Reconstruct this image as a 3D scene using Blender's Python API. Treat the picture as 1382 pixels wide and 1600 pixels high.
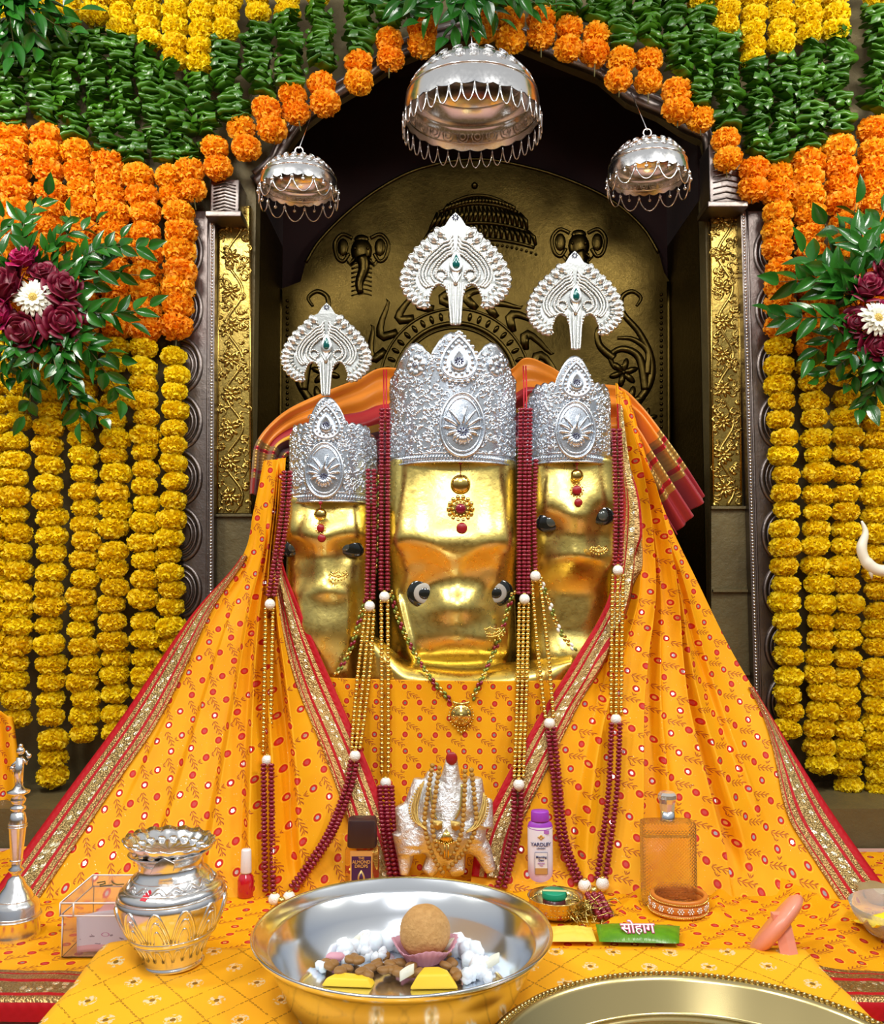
import bpy, bmesh, math, random
import numpy as np
from mathutils import Vector, Matrix, noise
from mathutils.bvhtree import BVHTree
for o in list(bpy.data.objects): bpy.data.objects.remove(o)
SC = bpy.context.scene; COL = SC.collection
PI = math.pi; sin = math.sin; cos = math.cos
R = random.Random(7)
# ------------------------------------------------------------------ camera, world, lights
F = 1400.0; TH = math.atan(98/1400); CAMZ = 0.56
cs, sn = math.cos(TH), math.sin(TH)
cd = bpy.data.cameras.new('camera'); cam = bpy.data.objects.new('camera', cd); COL.objects.link(cam)
cd.sensor_fit = 'HORIZONTAL'; cd.sensor_width = 36; cd.lens = 36*F/1382; cd.clip_start = .02
cam.location = (0, 0, CAMZ); cam.rotation_euler = (PI/2+TH, 0, 0); SC.camera = cam
w = bpy.data.worlds.new('world'); SC.world = w; w.use_nodes = True
wn = w.node_tree.nodes; wl = w.node_tree.links; bg = wn['Background']
wtc = wn.new('ShaderNodeTexCoord'); wsx = wn.new('ShaderNodeSeparateXYZ'); wr = wn.new('ShaderNodeValToRGB')
wl.new(wtc.outputs['Generated'], wsx.inputs[0]); wl.new(wsx.outputs['Z'], wr.inputs[0]); wl.new(wr.outputs[0], bg.inputs[0])
wr.color_ramp.elements[0].position = 0.0; wr.color_ramp.elements[0].color = (.22, .13, .05, 1)
wr.color_ramp.elements[1].position = .55; wr.color_ramp.elements[1].color = (1.0, 1.0, 1.0, 1)
e = wr.color_ramp.elements.new(.06); e.color = (.36, .33, .30, 1); e = wr.color_ramp.elements.new(.3); e.color = (.66, .72, .82, 1)
bg.inputs[1].default_value = .55
def area(name, loc, target, size, power, col=(1, 1, 1), sy=None):
    l = bpy.data.lights.new(name, 'AREA'); l.energy = power; l.size = size; l.color = col
    if sy: l.shape = 'RECTANGLE'; l.size_y = sy
    o = bpy.data.objects.new(name, l); COL.objects.link(o); o.location = loc
    o.rotation_euler = (Vector(target)-Vector(loc)).to_track_quat('-Z', 'Y').to_euler(); return o
area('ceiling_panel_light', (-.75, .45, 2.1), (-.2, 1.9, .6), .32, 17, (1, .98, .94))
area('ceiling_panel_light', (.85, .5, 2.1), (.2, 1.9, .6), .32, 17, (1, .98, .94))
area('ceiling_panel_light', (.05, -.2, 1.9), (.0, 1.9, .5), .5, 15, (.97, .98, 1))
area('ceiling_panel_light', (-1.25, 1.2, 1.9), (-.8, 2.1, .7), .25, 17, (1, .97, .85))
area('ceiling_panel_light', (1.4, 1.2, 1.9), (1.0, 2.1, .7), .25, 17, (1, .97, .85))
SC.view_settings.view_transform = 'Standard'; SC.view_settings.look = 'None'
SC.view_settings.exposure = -0.15; SC.view_settings.gamma = 1; SC.view_settings.use_curve_mapping = False

# ------------------------------------------------------------------ measuring
def P(px, py, d):
    x = (px-691)/F; y = (800-py)/F
    D = Vector((x, cs-y*sn, sn+y*cs)); t = d/D.y
    return Vector((D.x*t, d, CAMZ+D.z*t))
def G(px, py, z=0.0):
    x = (px-691)/F; y = (800-py)/F
    D = Vector((x, cs-y*sn, sn+y*cs)); t = (z-CAMZ)/D.z
    return Vector((D.x*t, D.y*t, z))
def px2(n, d): return n*d/F
def cr(pts, t):
    """Catmull-Rom through list of tuples, t in 0..1"""
    n = len(pts)-1; s = min(max(t, 0), 1)*n; i = min(int(s), n-1); f = s-i
    p0 = pts[max(i-1, 0)]; p1 = pts[i]; p2 = pts[i+1]; p3 = pts[min(i+2, n)]
    return tuple(.5*((2*b)+(-a+c)*f+(2*a-5*b+4*c-e)*f*f+(-a+3*b-3*c+e)*f**3) for a, b, c, e in zip(p0, p1, p2, p3))
def sstep(a, b, x):
    t = min(max((x-a)/(b-a), 0), 1); return t*t*(3-2*t)
def gauss(x, y, cx, cy, sx, sy): return math.exp(-((x-cx)/sx)**2-((y-cy)/sy)**2)

# ------------------------------------------------------------------ mesh building
class MB:
    def __init__(s): s.v = []; s.f = []; s.uv = []; s.mi = []; s.cur = 0; s.has = False
    def add(s, vs, fs, uv=None):
        o = len(s.v); s.v += [tuple(p) for p in vs]
        s.f += [tuple(i+o for i in f) for f in fs]; s.mi += [s.cur]*len(fs)
        if uv: s.has = True; s.uv += list(uv)
        else: s.uv += [(0, 0)]*len(vs)
        return s
    def grid(s, fn, nu, nv, cu=False, cv=False, uvf=None):
        vs = []; uv = []
        for j in range(nv+(0 if cv else 1)):
            for i in range(nu+(0 if cu else 1)):
                u, v = i/nu, j/nv; p = fn(u, v); vs.append(p); uv.append(uvf(u, v, p) if uvf else (u, v))
        W = nu+(0 if cu else 1); H = nv+(0 if cv else 1); fs = []
        for j in range(nv):
            for i in range(nu):
                a = j*W+i; b = j*W+(i+1) % W; c = ((j+1) % H)*W+(i+1) % W; d = ((j+1) % H)*W+i
                fs.append((a, b, c, d))
        return s.add(vs, fs, uv)
    def lathe(s, prof, n=32, M=None, rf=None, ang=2*PI, a0=0, sx=1, sy=1, zf=None):
        M = M or Matrix(); m = len(prof)-1; vs = []; fs = []; full = ang > 6.28; W = n if full else n+1; uv = []
        for j, (r, z) in enumerate(prof):
            for i in range(W):
                a = a0+ang*i/n; k = rf(a, j) if rf else 1; zz = z+(zf(a, j) if zf else 0)
                vs.append(M@Vector((r*k*cos(a)*sx, r*k*sin(a)*sy, zz))); uv.append((i/n, j/m))
        for j in range(m):
            for i in range(n):
                fs.append((j*W+i, j*W+(i+1) % W, (j+1)*W+(i+1) % W, (j+1)*W+i))
        return s.add(vs, fs, uv)
    def tube(s, path, r, n=8, cap=True, closed=False, flat=1.0, nrm=None):
        pts = [Vector(p) for p in path]; m = len(pts); vs = []; fs = []
        rr = r if hasattr(r, '__len__') else [r]*m
        up = None
        for j, p in enumerate(pts):
            if closed: t = pts[(j+1) % m]-pts[j-1]
            else: t = pts[min(j+1, m-1)]-pts[max(j-1, 0)]
            if t.length < 1e-9: t = Vector((0, 0, 1))
            t.normalize()
            if nrm is not None: a = t.cross(Vector(nrm))
            else:
                if up is None: up = Vector((0, 0, 1)) if abs(t.z) < .9 else Vector((1, 0, 0))
                a = t.cross(up)
            if a.length < 1e-6: a = t.orthogonal()
            a.normalize(); b = t.cross(a); 
            if nrm is None: up = -b if b.dot(up) < 0 else b
            for i in range(n):
                q = 2*PI*i/n; vs.append(p+a*cos(q)*rr[j]+b*sin(q)*rr[j]*flat)
        L = m if closed else m-1
        for j in range(L):
            for i in range(n):
                k = (j+1) % m; fs.append((j*n+i, j*n+(i+1) % n, k*n+(i+1) % n, k*n+i))
        if cap and not closed:
            fs.append(tuple(range(n))); fs.append(tuple((m-1)*n+i for i in reversed(range(n))))
        return s.add(vs, fs)
    def ball(s, c, r, n=8, m=6, ax=None, sc=(1, 1, 1)):
        c = Vector(c); vs = []; fs = []; X = ax or (Vector((1, 0, 0)), Vector((0, 1, 0)), Vector((0, 0, 1)))
        rs = (r*sc[0], r*sc[1], r*sc[2])
        def q(a, b, z): return c+X[0]*a*rs[0]+X[1]*b*rs[1]+X[2]*z*rs[2]
        vs.append(q(0, 0, 1))
        for j in range(1, m):
            t = PI*j/m
            for i in range(n):
                a = 2*PI*i/n; vs.append(q(sin(t)*cos(a), sin(t)*sin(a), cos(t)))
        vs.append(q(0, 0, -1)); L = len(vs)-1
        for i in range(n):
            fs.append((0, 1+i, 1+(i+1) % n)); fs.append((L, L-n+(i+1) % n, L-n+i))
            for j in range(m-2):
                a = 1+j*n; fs.append((a+i, a+n+i, a+n+(i+1) % n, a+(i+1) % n))
        return s.add(vs, fs)
    def box(s, lo, hi, M=None):
        M = M or Matrix(); x0, y0, z0 = lo; x1, y1, z1 = hi
        vs = [M@Vector(p) for p in ((x0, y0, z0), (x1, y0, z0), (x1, y1, z0), (x0, y1, z0), (x0, y0, z1), (x1, y0, z1), (x1, y1, z1), (x0, y1, z1))]
        return s.add(vs, [(0, 3, 2, 1), (4, 5, 6, 7), (0, 1, 5, 4), (1, 2, 6, 5), (2, 3, 7, 6), (3, 0, 4, 7)])
    def poly(s, pts, thick):
        """extruded polygon; pts Vector list, thick Vector"""
        n = len(pts); t = Vector(thick)
        return s.add([Vector(p) for p in pts]+[Vector(p)+t for p in pts],
                     [tuple(range(n)), tuple(n+i for i in reversed(range(n)))]+[(i, n+i, n+(i+1) % n, (i+1) % n) for i in range(n)])
    def mesh(s, name, off=None, bevel=0, smooth=True):
        me = bpy.data.meshes.new(name)
        v = s.v if off is None else [(a-off[0], b-off[1], c-off[2]) for a, b, c in s.v]
        me.from_pydata(v, [], s.f)
        if s.has:
            l = me.uv_layers.new(name='UVMap'); li = np.empty(len(me.loops), dtype=np.int32)
            me.loops.foreach_get('vertex_index', li); l.data.foreach_set('uv', np.array(s.uv, dtype=np.float32)[li].ravel())
        me.polygons.foreach_set('material_index', s.mi)
        bm = bmesh.new(); bm.from_mesh(me)
        bmesh.ops.recalc_face_normals(bm, faces=bm.faces)
        if bevel: bmesh.ops.bevel(bm, geom=list(bm.edges), offset=bevel, segments=2, affect='EDGES', profile=.6)
        bm.to_mesh(me); bm.free()
        me.polygons.foreach_set('use_smooth', [smooth]*len(me.polygons)); me.update(); return me
    def build(s, name, mat, parent=None, bevel=0, smooth=True, solid=0, auto=False):
        off = parent['_loc'] if parent is not None else None
        me = s.mesh(name, off, bevel, smooth)
        for m in (mat if isinstance(mat, (list, tuple)) else [mat]): me.materials.append(m)
        o = bpy.data.objects.new(name, me); COL.objects.link(o); o.parent = parent
        if off is not None: o['_loc'] = off
        if solid:
            md = o.modifiers.new('solid', 'SOLIDIFY'); md.thickness = solid; md.offset = 0
        if auto:
            md = o.modifiers.new('edge', 'EDGE_SPLIT'); md.split_angle = math.radians(38)
        return o
    def bvh(s): return BVHTree.FromPolygons([Vector(p) for p in s.v], s.f)
def tag(o, label, cat, group=None, kind=None):
    if label: o['label'] = label
    if cat: o['category'] = cat
    if group: o['group'] = group
    if kind: o['kind'] = kind
    return o
def thing(name, loc, label, cat, group=None):
    o = bpy.data.objects.new(name, None); COL.objects.link(o); o.location = loc; o.empty_display_size = .02
    o['_loc'] = tuple(loc); return tag(o, label, cat, group)
def struct(mb, name, mat, **k):
    o = mb.build(name, mat, **k); o['kind'] = 'structure'; return o
def frame(n, up=(0, 0, 1)):
    n = Vector(n).normalized(); x = Vector(up).cross(n).normalized(); return x, n.cross(x), n

# ------------------------------------------------------------------ node maths
class E:
    def __init__(s, nt, k): s.nt = nt; s.k = k
    def _m(s, op, *a):
        n = s.nt.nodes.new('ShaderNodeMath'); n.operation = op
        for i, x in enumerate(a):
            if isinstance(x, E): s.nt.links.new(x.k, n.inputs[i])
            else: n.inputs[i].default_value = x
        return E(s.nt, n.outputs[0])
    def __add__(s, o): return s._m('ADD', s, o)
    def __radd__(s, o): return s._m('ADD', s, o)
    def __sub__(s, o): return s._m('SUBTRACT', s, o)
    def __rsub__(s, o): return s._m('SUBTRACT', o, s)
    def __mul__(s, o): return s._m('MULTIPLY', s, o)
    def __rmul__(s, o): return s._m('MULTIPLY', s, o)
    def __truediv__(s, o): return s._m('DIVIDE', s, o)
    def fr(s): return s._m('FRACT', s)
    def fl(s): return s._m('FLOOR', s)
    def ab(s): return s._m('ABSOLUTE', s)
    def sn(s): return s._m('SINE', s)
    def lt(s, o): return s._m('LESS_THAN', s, o)
    def gt(s, o): return s._m('GREATER_THAN', s, o)
    def mn(s, o): return s._m('MINIMUM', s, o)
    def mx(s, o): return s._m('MAXIMUM', s, o)
    def pw(s, o): return s._m('POWER', s, o)
def hyp(a, b): return (a*a+b*b).pw(.5)
class MT:
    def __init__(s, name, color=(.5, .5, .5), rough=.5, metal=0, **kw):
        s.m = bpy.data.materials.new(name); s.m.use_nodes = True; s.nt = s.m.node_tree
        s.p = s.nt.nodes['Principled BSDF']; s.set('Base Color', color); s.set('Roughness', rough); s.set('Metallic', metal)
        for k, v in kw.items(): s.set(k.replace('_', ' '), v)
    def set(s, k, v):
        if isinstance(v, E): s.nt.links.new(v.k, s.p.inputs[k])
        elif isinstance(v, (tuple, list)): s.p.inputs[k].default_value = tuple(v)+((1,) if len(v) == 3 else ())
        else: s.p.inputs[k].default_value = v
        return s
    def node(s, t, **kw):
        n = s.nt.nodes.new(t)
        for k, v in kw.items(): setattr(n, k, v)
        return n
    def coord(s, which='Object'):
        n = s.node('ShaderNodeTexCoord'); return E(s.nt, n.outputs[which])
    def xyz(s, e):
        n = s.node('ShaderNodeSeparateXYZ'); s.nt.links.new(e.k, n.inputs[0]); return [E(s.nt, n.outputs[i]) for i in range(3)]
    def comb(s, *a):
        n = s.node('ShaderNodeCombineXYZ')
        for i, x in enumerate(a):
            if isinstance(x, E): s.nt.links.new(x.k, n.inputs[i])
            else: n.inputs[i].default_value = x
        return E(s.nt, n.outputs[0])
    def noise(s, e, scale, detail=3, rough=.5):
        n = s.node('ShaderNodeTexNoise'); n.inputs['Scale'].default_value = scale; n.inputs['Detail'].default_value = detail
        n.inputs['Roughness'].default_value = rough
        if e: s.nt.links.new(e.k, n.inputs['Vector'])
        return E(s.nt, n.outputs[0])
    def voro(s, e, scale, feat='F1', out='Distance', rnd=1):
        n = s.node('ShaderNodeTexVoronoi'); n.feature = feat; n.inputs['Scale'].default_value = scale
        n.inputs['Randomness'].default_value = rnd
        if e: s.nt.links.new(e.k, n.inputs['Vector'])
        return E(s.nt, n.outputs[out])
    def rand(s, e):
        n = s.node('ShaderNodeTexWhiteNoise'); n.noise_dimensions = '3D'; s.nt.links.new(e.k, n.inputs['Vector']); return E(s.nt, n.outputs['Value'])
    def orand(s): return E(s.nt, s.node('ShaderNodeObjectInfo').outputs['Random'])
    def mix(s, f, a, b):
        n = s.node('ShaderNodeMix'); n.data_type = 'RGBA'
        for i, x in ((0, f), (6, a), (7, b)):
            if isinstance(x, E): s.nt.links.new(x.k, n.inputs[i])
            elif i: n.inputs[i].default_value = tuple(x)+(1,)
            else: n.inputs[0].default_value = x
        return E(s.nt, n.outputs[2])
    def ramp(s, f, stops, const=False):
        n = s.node('ShaderNodeValToRGB'); s.nt.links.new(f.k, n.inputs[0]); c = n.color_ramp
        if const: c.interpolation = 'CONSTANT'
        while len(c.elements) < len(stops): c.elements.new(.5)
        for el, (p, col) in zip(c.elements, stops): el.position = p; el.color = tuple(col)+(1,)
        return E(s.nt, n.outputs[0])
    def bump(s, h, strength=.5, dist=.002):
        n = s.node('ShaderNodeBump'); n.inputs['Strength'].default_value = strength; n.inputs['Distance'].default_value = dist
        s.nt.links.new(h.k, n.inputs['Height']); s.nt.links.new(n.outputs[0], s.p.inputs['Normal']); return s
    def trans(s, col, f=.3):
        """mix a translucent lobe in"""
        t = s.node('ShaderNodeBsdfTranslucent'); mx = s.node('ShaderNodeMixShader'); mx.inputs[0].default_value = f
        if isinstance(col, E): s.nt.links.new(col.k, t.inputs[0])
        else: t.inputs[0].default_value = tuple(col)+(1,)
        out = s.nt.nodes['Material Output']
        s.nt.links.new(s.p.outputs[0], mx.inputs[1]); s.nt.links.new(t.outputs[0], mx.inputs[2]); s.nt.links.new(mx.outputs[0], out.inputs[0]); return s
def simple(name, c, rough=.5, metal=0, **k): return MT(name, c, rough, metal, **k).m
M = {}
def hammered(name, c, rough, sc, st, dist=.003, c2=None, metal=1):
    t = MT(name, c, rough, metal); co = t.coord()
    n = t.noise(co, sc, 4, .6); v = t.noise(co, sc*5, 3, .6); t.bump(n+v*.35, st, dist)
    t.set('Roughness', v*.25+(rough-.1))
    if c2: t.set('Base Color', t.mix(t.noise(co, sc*.4, 4), c, c2))
    return t.m
M['gold'] = hammered('gold_foil', (.86, .68, .22), .27, 16, .30, .004, (.80, .60, .14))
M['goldback'] = hammered('shaded_embossed_gold', (.075, .050, .012), .30, 60, .35, .002, (.038, .024, .006))  # niche shade put into the base colour, well below true gold
M['goldstrip'] = hammered('repousse_gold', (.48, .35, .09), .27, 40, .3, .003, (.34, .22, .05))
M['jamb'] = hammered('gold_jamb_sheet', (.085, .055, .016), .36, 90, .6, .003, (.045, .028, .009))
M['silver'] = hammered('polished_silver', (.88, .88, .88), .17, 30, .1, .001)
M['pearlsilver'] = hammered('frosted_silver', (.74, .76, .74), .27, 120, .25, .001, metal=.97)
M['plumeplate'] = hammered('frosted_silver_ground', (.40, .41, .39), .36, 140, .5, .001, metal=.95)
M['crown'] = hammered('embossed_silver', (.72, .78, .85), .25, 160, .25, .0008, metal=.95)
M['framesilver'] = hammered('aged_silver', (.27, .235, .215), .36, 50, .4, .002, (.19, .155, .14))
M['mound'] = hammered('silver_foil', (.84, .87, .90), .30, 95, 1, .004)
M['steel'] = MT('stainless_steel', (.84, .88, .93), .17, 1).m
M['brass'] = MT('brushed_brass', (.66, .53, .24), .22, 1).m
M['olive'] = hammered('olive_stone', (.17, .13, .05), .5, 30, .6, .004, (.09, .07, .03), metal=.3)
M['maroon'] = hammered('maroon_velvet', (.016, .0015, .0012), 1.0, 40, .3, .003, (.007, .0006, .0005), metal=0)
M['marble'] = hammered('pink_marble', (.70, .42, .34), .3, 20, .05, .001, (.60, .30, .24), metal=0)
M['wood'] = simple('table_wood', (.12, .05, .02), .5)
# printed yellow cloth
def chunri():
    t = MT('printed_yellow_cloth', rough=.7); t.set('Specular IOR Level', .25); u, v, _ = t.xyz(t.coord('UV'))
    base = t.mix(t.noise(t.coord('UV'), .8, 2), (.92, .44, .002), (.88, .34, .001))
    cu, cv = u.fl(), v.fl(); jit = t.rand(t.comb(cu, cv, 3.3)); j2 = t.rand(t.comb(cu, cv, 7.1))
    lu = u.fr()-.5+(jit-.5)*.12; lv = v.fr()-.5+(j2-.5)*.12; d = hyp(lu, lv)
    # herringbone sprigs along the diagonals between the dots
    def sprig(a, b, off):
        bb = (b+off).fr()-.5+((a*6.28).sn()*.07); m = bb.ab()
        ch = ((a*6.0-m*8.0).fr()).lt(.36); return (ch*m.lt(.115)*m.gt(.02)+m.lt(.012)).mn(1)*((a*1.0+off).fr().gt(.22))
    s1 = sprig((u+v)*.5, (u-v)*.5, 0.0); s2 = sprig((u-v)*.5, (u+v)*.5, .0)*((u*.5).fr().gt(.5))*(((u-v)*.5).fr()-.5).ab().gt(.19)
    line = (d.lt(.30))*(-1)+1
    col = t.mix((s1+s2).mn(1)*line, base, (.42, .08, .012))
    col = t.mix(d.lt(.245)*d.gt(.205), col, (.95, .50, .02))
    col = t.mix(d.lt(.185), col, (.58, .018, .006))
    mir = d.lt(.085)*t.rand(t.comb(cu, cv, 1.7)).gt(.45)
    pink = d.lt(.10)*(1-mir)
    col = t.mix(pink*.6, col, (.62, .10, .10)); col = t.mix(mir, col, (.93, .82, .80))
    spk = t.voro(t.coord('UV'), 7).lt(.06)
    col = t.mix(spk, col, (1, .9, .65))
    t.set('Base Color', col); t.set('Metallic', (mir*.9+spk*.8).mn(1)); t.set('Roughness', .62-mir*.45-spk*.3)
    t.bump(t.noise(t.coord('UV'), 30, 2)*.5+(1-d.lt(.2)), .15, .001); t.trans(col, .12); return t.m
M['chunri'] = chunri()
def border():
    """across = U 0..1 from the outer edge; along = V in metres"""
    t = MT('gold_lace_border', rough=.4); u, v, _ = t.xyz(t.coord('UV')); co = t.comb(u*.09, v, 0)
    red = (.42, .002, .008); g1 = (.62, .40, .16); g2 = (.55, .42, .17)
    st = [(0, red), (.19, g1), (.31, red), (.385, g2), (.68, red), (.755, g1), (.89, red), (.92, g1)]
    col = t.ramp(u, st, True)
    met = t.ramp(u, [(p, (0, 0, 0) if c == red else (1, 1, 1)) for p, c in st], True)
    vo = t.voro(co, 330); seq = t.voro(co, 72, rnd=.55); inb = u.gt(.39)*u.lt(.68)
    tw = ((v*420+(u*40).sn()*1.2).sn())*.5+.5
    col = t.mix(met_(t, met)*(vo*1.3).mn(1)*.55, col, (.20, .07, .02))  # crevice shade between the gold grains painted into the colour
    sq = inb*seq.lt(.34); col = t.mix(sq, col, (1, .90, .62))
    t.set('Base Color', col); t.set('Metallic', met_(t, met)*.85); t.set('Roughness', .62-met_(t, met)*.32-sq*.12)
    t.set('Specular IOR Level', .25); t.bump(vo*(-1)*met_(t, met)+tw*.3-sq*seq*1.5, .8, .002); return t.m
def met_(t, e):
    return t.xyz(e)[0]
M['border'] = border()
def petalmat(name, a, b, tf=.3, rough=.6):
    t = MT(name, a, rough); c = t.mix(t.orand()*.7+t.noise(t.coord(), 60, 2)*.5-.1, a, b); t.set('Base Color', c); t.trans(c, tf); return t.m
M['ymar'] = petalmat('yellow_marigold_petals', (1.0, .80, .0), (.92, .64, .0))
M['omar'] = petalmat('orange_marigold_petals', (1, .36, .003), (1, .50, .008))
def leafmat(name, a, b, rough=.28):
    t = MT(name, a, rough); co = t.coord(); c = t.mix(t.noise(co, 25, 3)*.6+t.orand()*.5, a, b); t.set('Base Color', c)
    t.bump(t.noise(co, 90, 2), .25, .001); t.trans(c, .12); return t.m
M['leaf'] = leafmat('folded_leaf_green', (.008, .050, .003), (.065, .20, .008), .30)
M['spray'] = leafmat('glossy_leaf_green', (.006, .055, .006), (.025, .14, .012), .22)
M['stem'] = simple('brown_green_stem', (.09, .08, .02), .6)
M['rose'] = petalmat('dark_rose_petals', (.12, .001, .012), (.20, .002, .030), .06, .5)
M['pinkrose'] = petalmat('magenta_rose_petals', (.42, .004, .10), (.33, .004, .07), .1, .5)
M['white'] = petalmat('cream_petals', (.88, .86, .70), (.90, .90, .80), .25, .6)
M['ycent'] = simple('flower_centre', (.55, .40, .10), .8)
M['ruby'] = MT('ruby_bead', (.24, .007, .026), .14, .25, Coat_Weight=.6).m
M['goldbead'] = simple('gold_bead', (.78, .56, .16), .2, 1)
M['whitebead'] = (lambda t: t.bump(t.voro(t.coord(), 420), .8, .001).m)(MT('white_bead', (.88, .87, .82), .35))
M['woodbead'] = (lambda t: t.bump(t.voro(t.coord(), 500), .7, .001).m)(MT('seed_bead', (.42, .22, .03), .45))
M['red'] = simple('red_velvet', (.42, .004, .012), .8)
M['redthread'] = simple('red_thread', (.62, .01, .03), .5)
M['kumkum'] = simple('red_stone', (.30, .006, .010), .35)
M['black'] = MT('black_enamel', (.010, .012, .010), .08, 0, Coat_Weight=.7).m
M['eyewhite'] = MT('grey_eye_enamel', (.40, .38, .34), .45, 0).m
M['gem'] = MT('green_gem', (.0, .10, .09), .08, .2, Coat_Weight=1).m
M['darkstone'] = simple('dark_inlay', (.035, .035, .10), .3, .2)
M['glass'] = MT('clear_glass', (.93, .92, .90), .12, 0, Transmission_Weight=.8, IOR=1.05).m

# ================================================================== THE SHRINE
WALL = 2.15
arch_px = [(396, 312), (398, 285), (425, 262), (440, 232), (470, 190), (520, 150), (575, 118), (620, 86), (680, 62), (745, 50), (815, 62),
           (880, 88), (940, 112), (985, 150), (1035, 172), (1070, 195), (1104, 212), (1110, 240), (1110, 312)]
arch = [P(x, y, WALL) for x, y in arch_px]
xl, xr = P(396, 600, WALL).x, P(1108, 600, WALL).x
ztop = 2.05
# front wall: left leaf, right leaf and the spandrel over the arch
m = MB(); m.box((-2.2, WALL, -.35), (xl, WALL+.06, arch[0].z)); m.box((xr, WALL, -.35), (2.2, WALL+.06, arch[-1].z))
arch[0].x = xl; arch[-1].x = xr
pl = [Vector((-2.2, WALL, arch[0].z))]+arch+[Vector((2.2, WALL, arch[-1].z)), Vector((2.2, WALL, ztop)), Vector((-2.2, WALL, ztop))]
m.poly(pl, (0, .06, 0)); struct(m, 'wall_front', M['olive'], smooth=False)
NB = 2.52
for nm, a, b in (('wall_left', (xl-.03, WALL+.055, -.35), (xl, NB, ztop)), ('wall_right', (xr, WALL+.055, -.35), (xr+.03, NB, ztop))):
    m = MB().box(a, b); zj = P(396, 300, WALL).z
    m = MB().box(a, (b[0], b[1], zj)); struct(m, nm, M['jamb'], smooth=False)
    m = MB().box((a[0], a[1], zj), b); struct(m, nm, M['maroon'], smooth=False)
m = MB().box((xl-.1, NB, -.35), (xr+.1, NB+.05, ztop)); struct(m, 'wall_back', M['maroon'], smooth=False)
m = MB().box((xl-.1, WALL+.05, ztop-.04), (xr+.1, NB+.05, ztop)); struct(m, 'ceiling', M['maroon'], smooth=False)
m = MB().box((-2.2, -.6, -.40), (2.2, NB+.05, -.35)); struct(m, 'floor', M['marble'], smooth=False)

# back plate with shoulders
bp = [(437, 1150), (437, 452), (452, 447), (470, 440), (478, 410), (500, 375), (545, 330), (600, 290), (660, 262), (745, 248), (830, 262), (900, 285),
      (960, 315), (1005, 355), (1030, 395), (1038, 425), (1047, 440), (1047, 1150)]
back = thing('embossed_back_plate', P(742, 1150, 2.5), 'embossed gold back plate, coloured dark for niche shade, with arched top behind the idols', 'panel')
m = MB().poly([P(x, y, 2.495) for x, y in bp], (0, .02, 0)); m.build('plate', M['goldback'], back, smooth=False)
BD = 2.493
def relief(path, r, mb, flat=.6): mb.tube([P(x, y, BD) for x, y in path], r, 8, nrm=(0, 1, 0), flat=flat)
def spl(pts, n): return [cr(pts, i/n) for i in range(n+1)]
# rim moulding
m = MB(); relief(spl([(438, 1000), (438, 700), (438, 452)], 10), .006, m); relief(spl([(1046, 1000), (1046, 700), (1046, 440)], 10), .006, m)
relief(spl(bp[4:-3], 60), .005, m)
for k in range(60):
    m.ball(P(1034, 460+k*9, BD), .005, 6, 4); m.ball(P(449, 470+k*9, BD), .005, 6, 4)
m.build('rim_moulding', M['goldback'], back)
# sun emblem
m = MB(); scx, scy = 712, 600
for r_, w_ in ((95, .007), (118, .004), (88, .004)):
    relief([(scx+r_*cos(a), scy-r_*sin(a)) for a in np.linspace(-.25, PI+.25, 50)], w_, m)
for k in range(26):
    a = -.2+k*(PI+.4)/25; c = P(scx+107*cos(a), scy-107*sin(a), BD); ex = Vector((cos(a), 0, sin(a))); ez = Vector((-sin(a), 0, cos(a)))
    m.ball(c, .013, 8, 5, (ex, Vector((0, 1, 0)), ez), (1, .6, .5))
for k in range(13):
    a = -.1+k*(PI+.2)/12; L = 40+10*(k % 2)
    p = [(scx+(122+L*t)*cos(a+.16*sin(t*5)), scy-(122+L*t)*sin(a+.16*sin(t*5))) for t in np.linspace(0, 1, 9)]
    m.tube([P(x, y, BD) for x, y in p], [.017*(1-t)**.8*(.55+t*1.6 if t < .3 else 1)+.001 for t in np.linspace(0, 1, 9)], 8, nrm=(0, 1, 0), flat=.4)
m.build('sun_emblem', M['goldback'], back)
# canopy relief above
m = MB(); ccx = 748
for y, wd in ((305, 45), (318, 62), (345, 78), (370, 88)):
    relief([(ccx+wd*t, y+14*t*t+(3 if y > 340 else 0)) for t in np.linspace(-1, 1, 24)], .005, m)
for row, (y0, y1, wd) in enumerate(((308, 318, 50), (322, 345, 68), (349, 370, 80))):
    for k in range(21):
        t = -1+k/10; m.tube([P(ccx+wd*t*.95, y0+10*t*t, BD), P(ccx+wd*t*1.05+3, (y0+y1)/2+11*t*t, BD-.004), P(ccx+wd*t*1.12, y1+13*t*t, BD)], [.003, .006, .004], 6, nrm=(0, 1, 0), flat=.6)
for k in range(25):
    t = -1+k/12; m.ball(P(ccx+90*t, 381+16*t*t, BD), .0045, 6, 4)
m.ball(P(ccx-6, 290, BD), .010, 8, 6); m.build('canopy_relief', M['goldback'], back)
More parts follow.
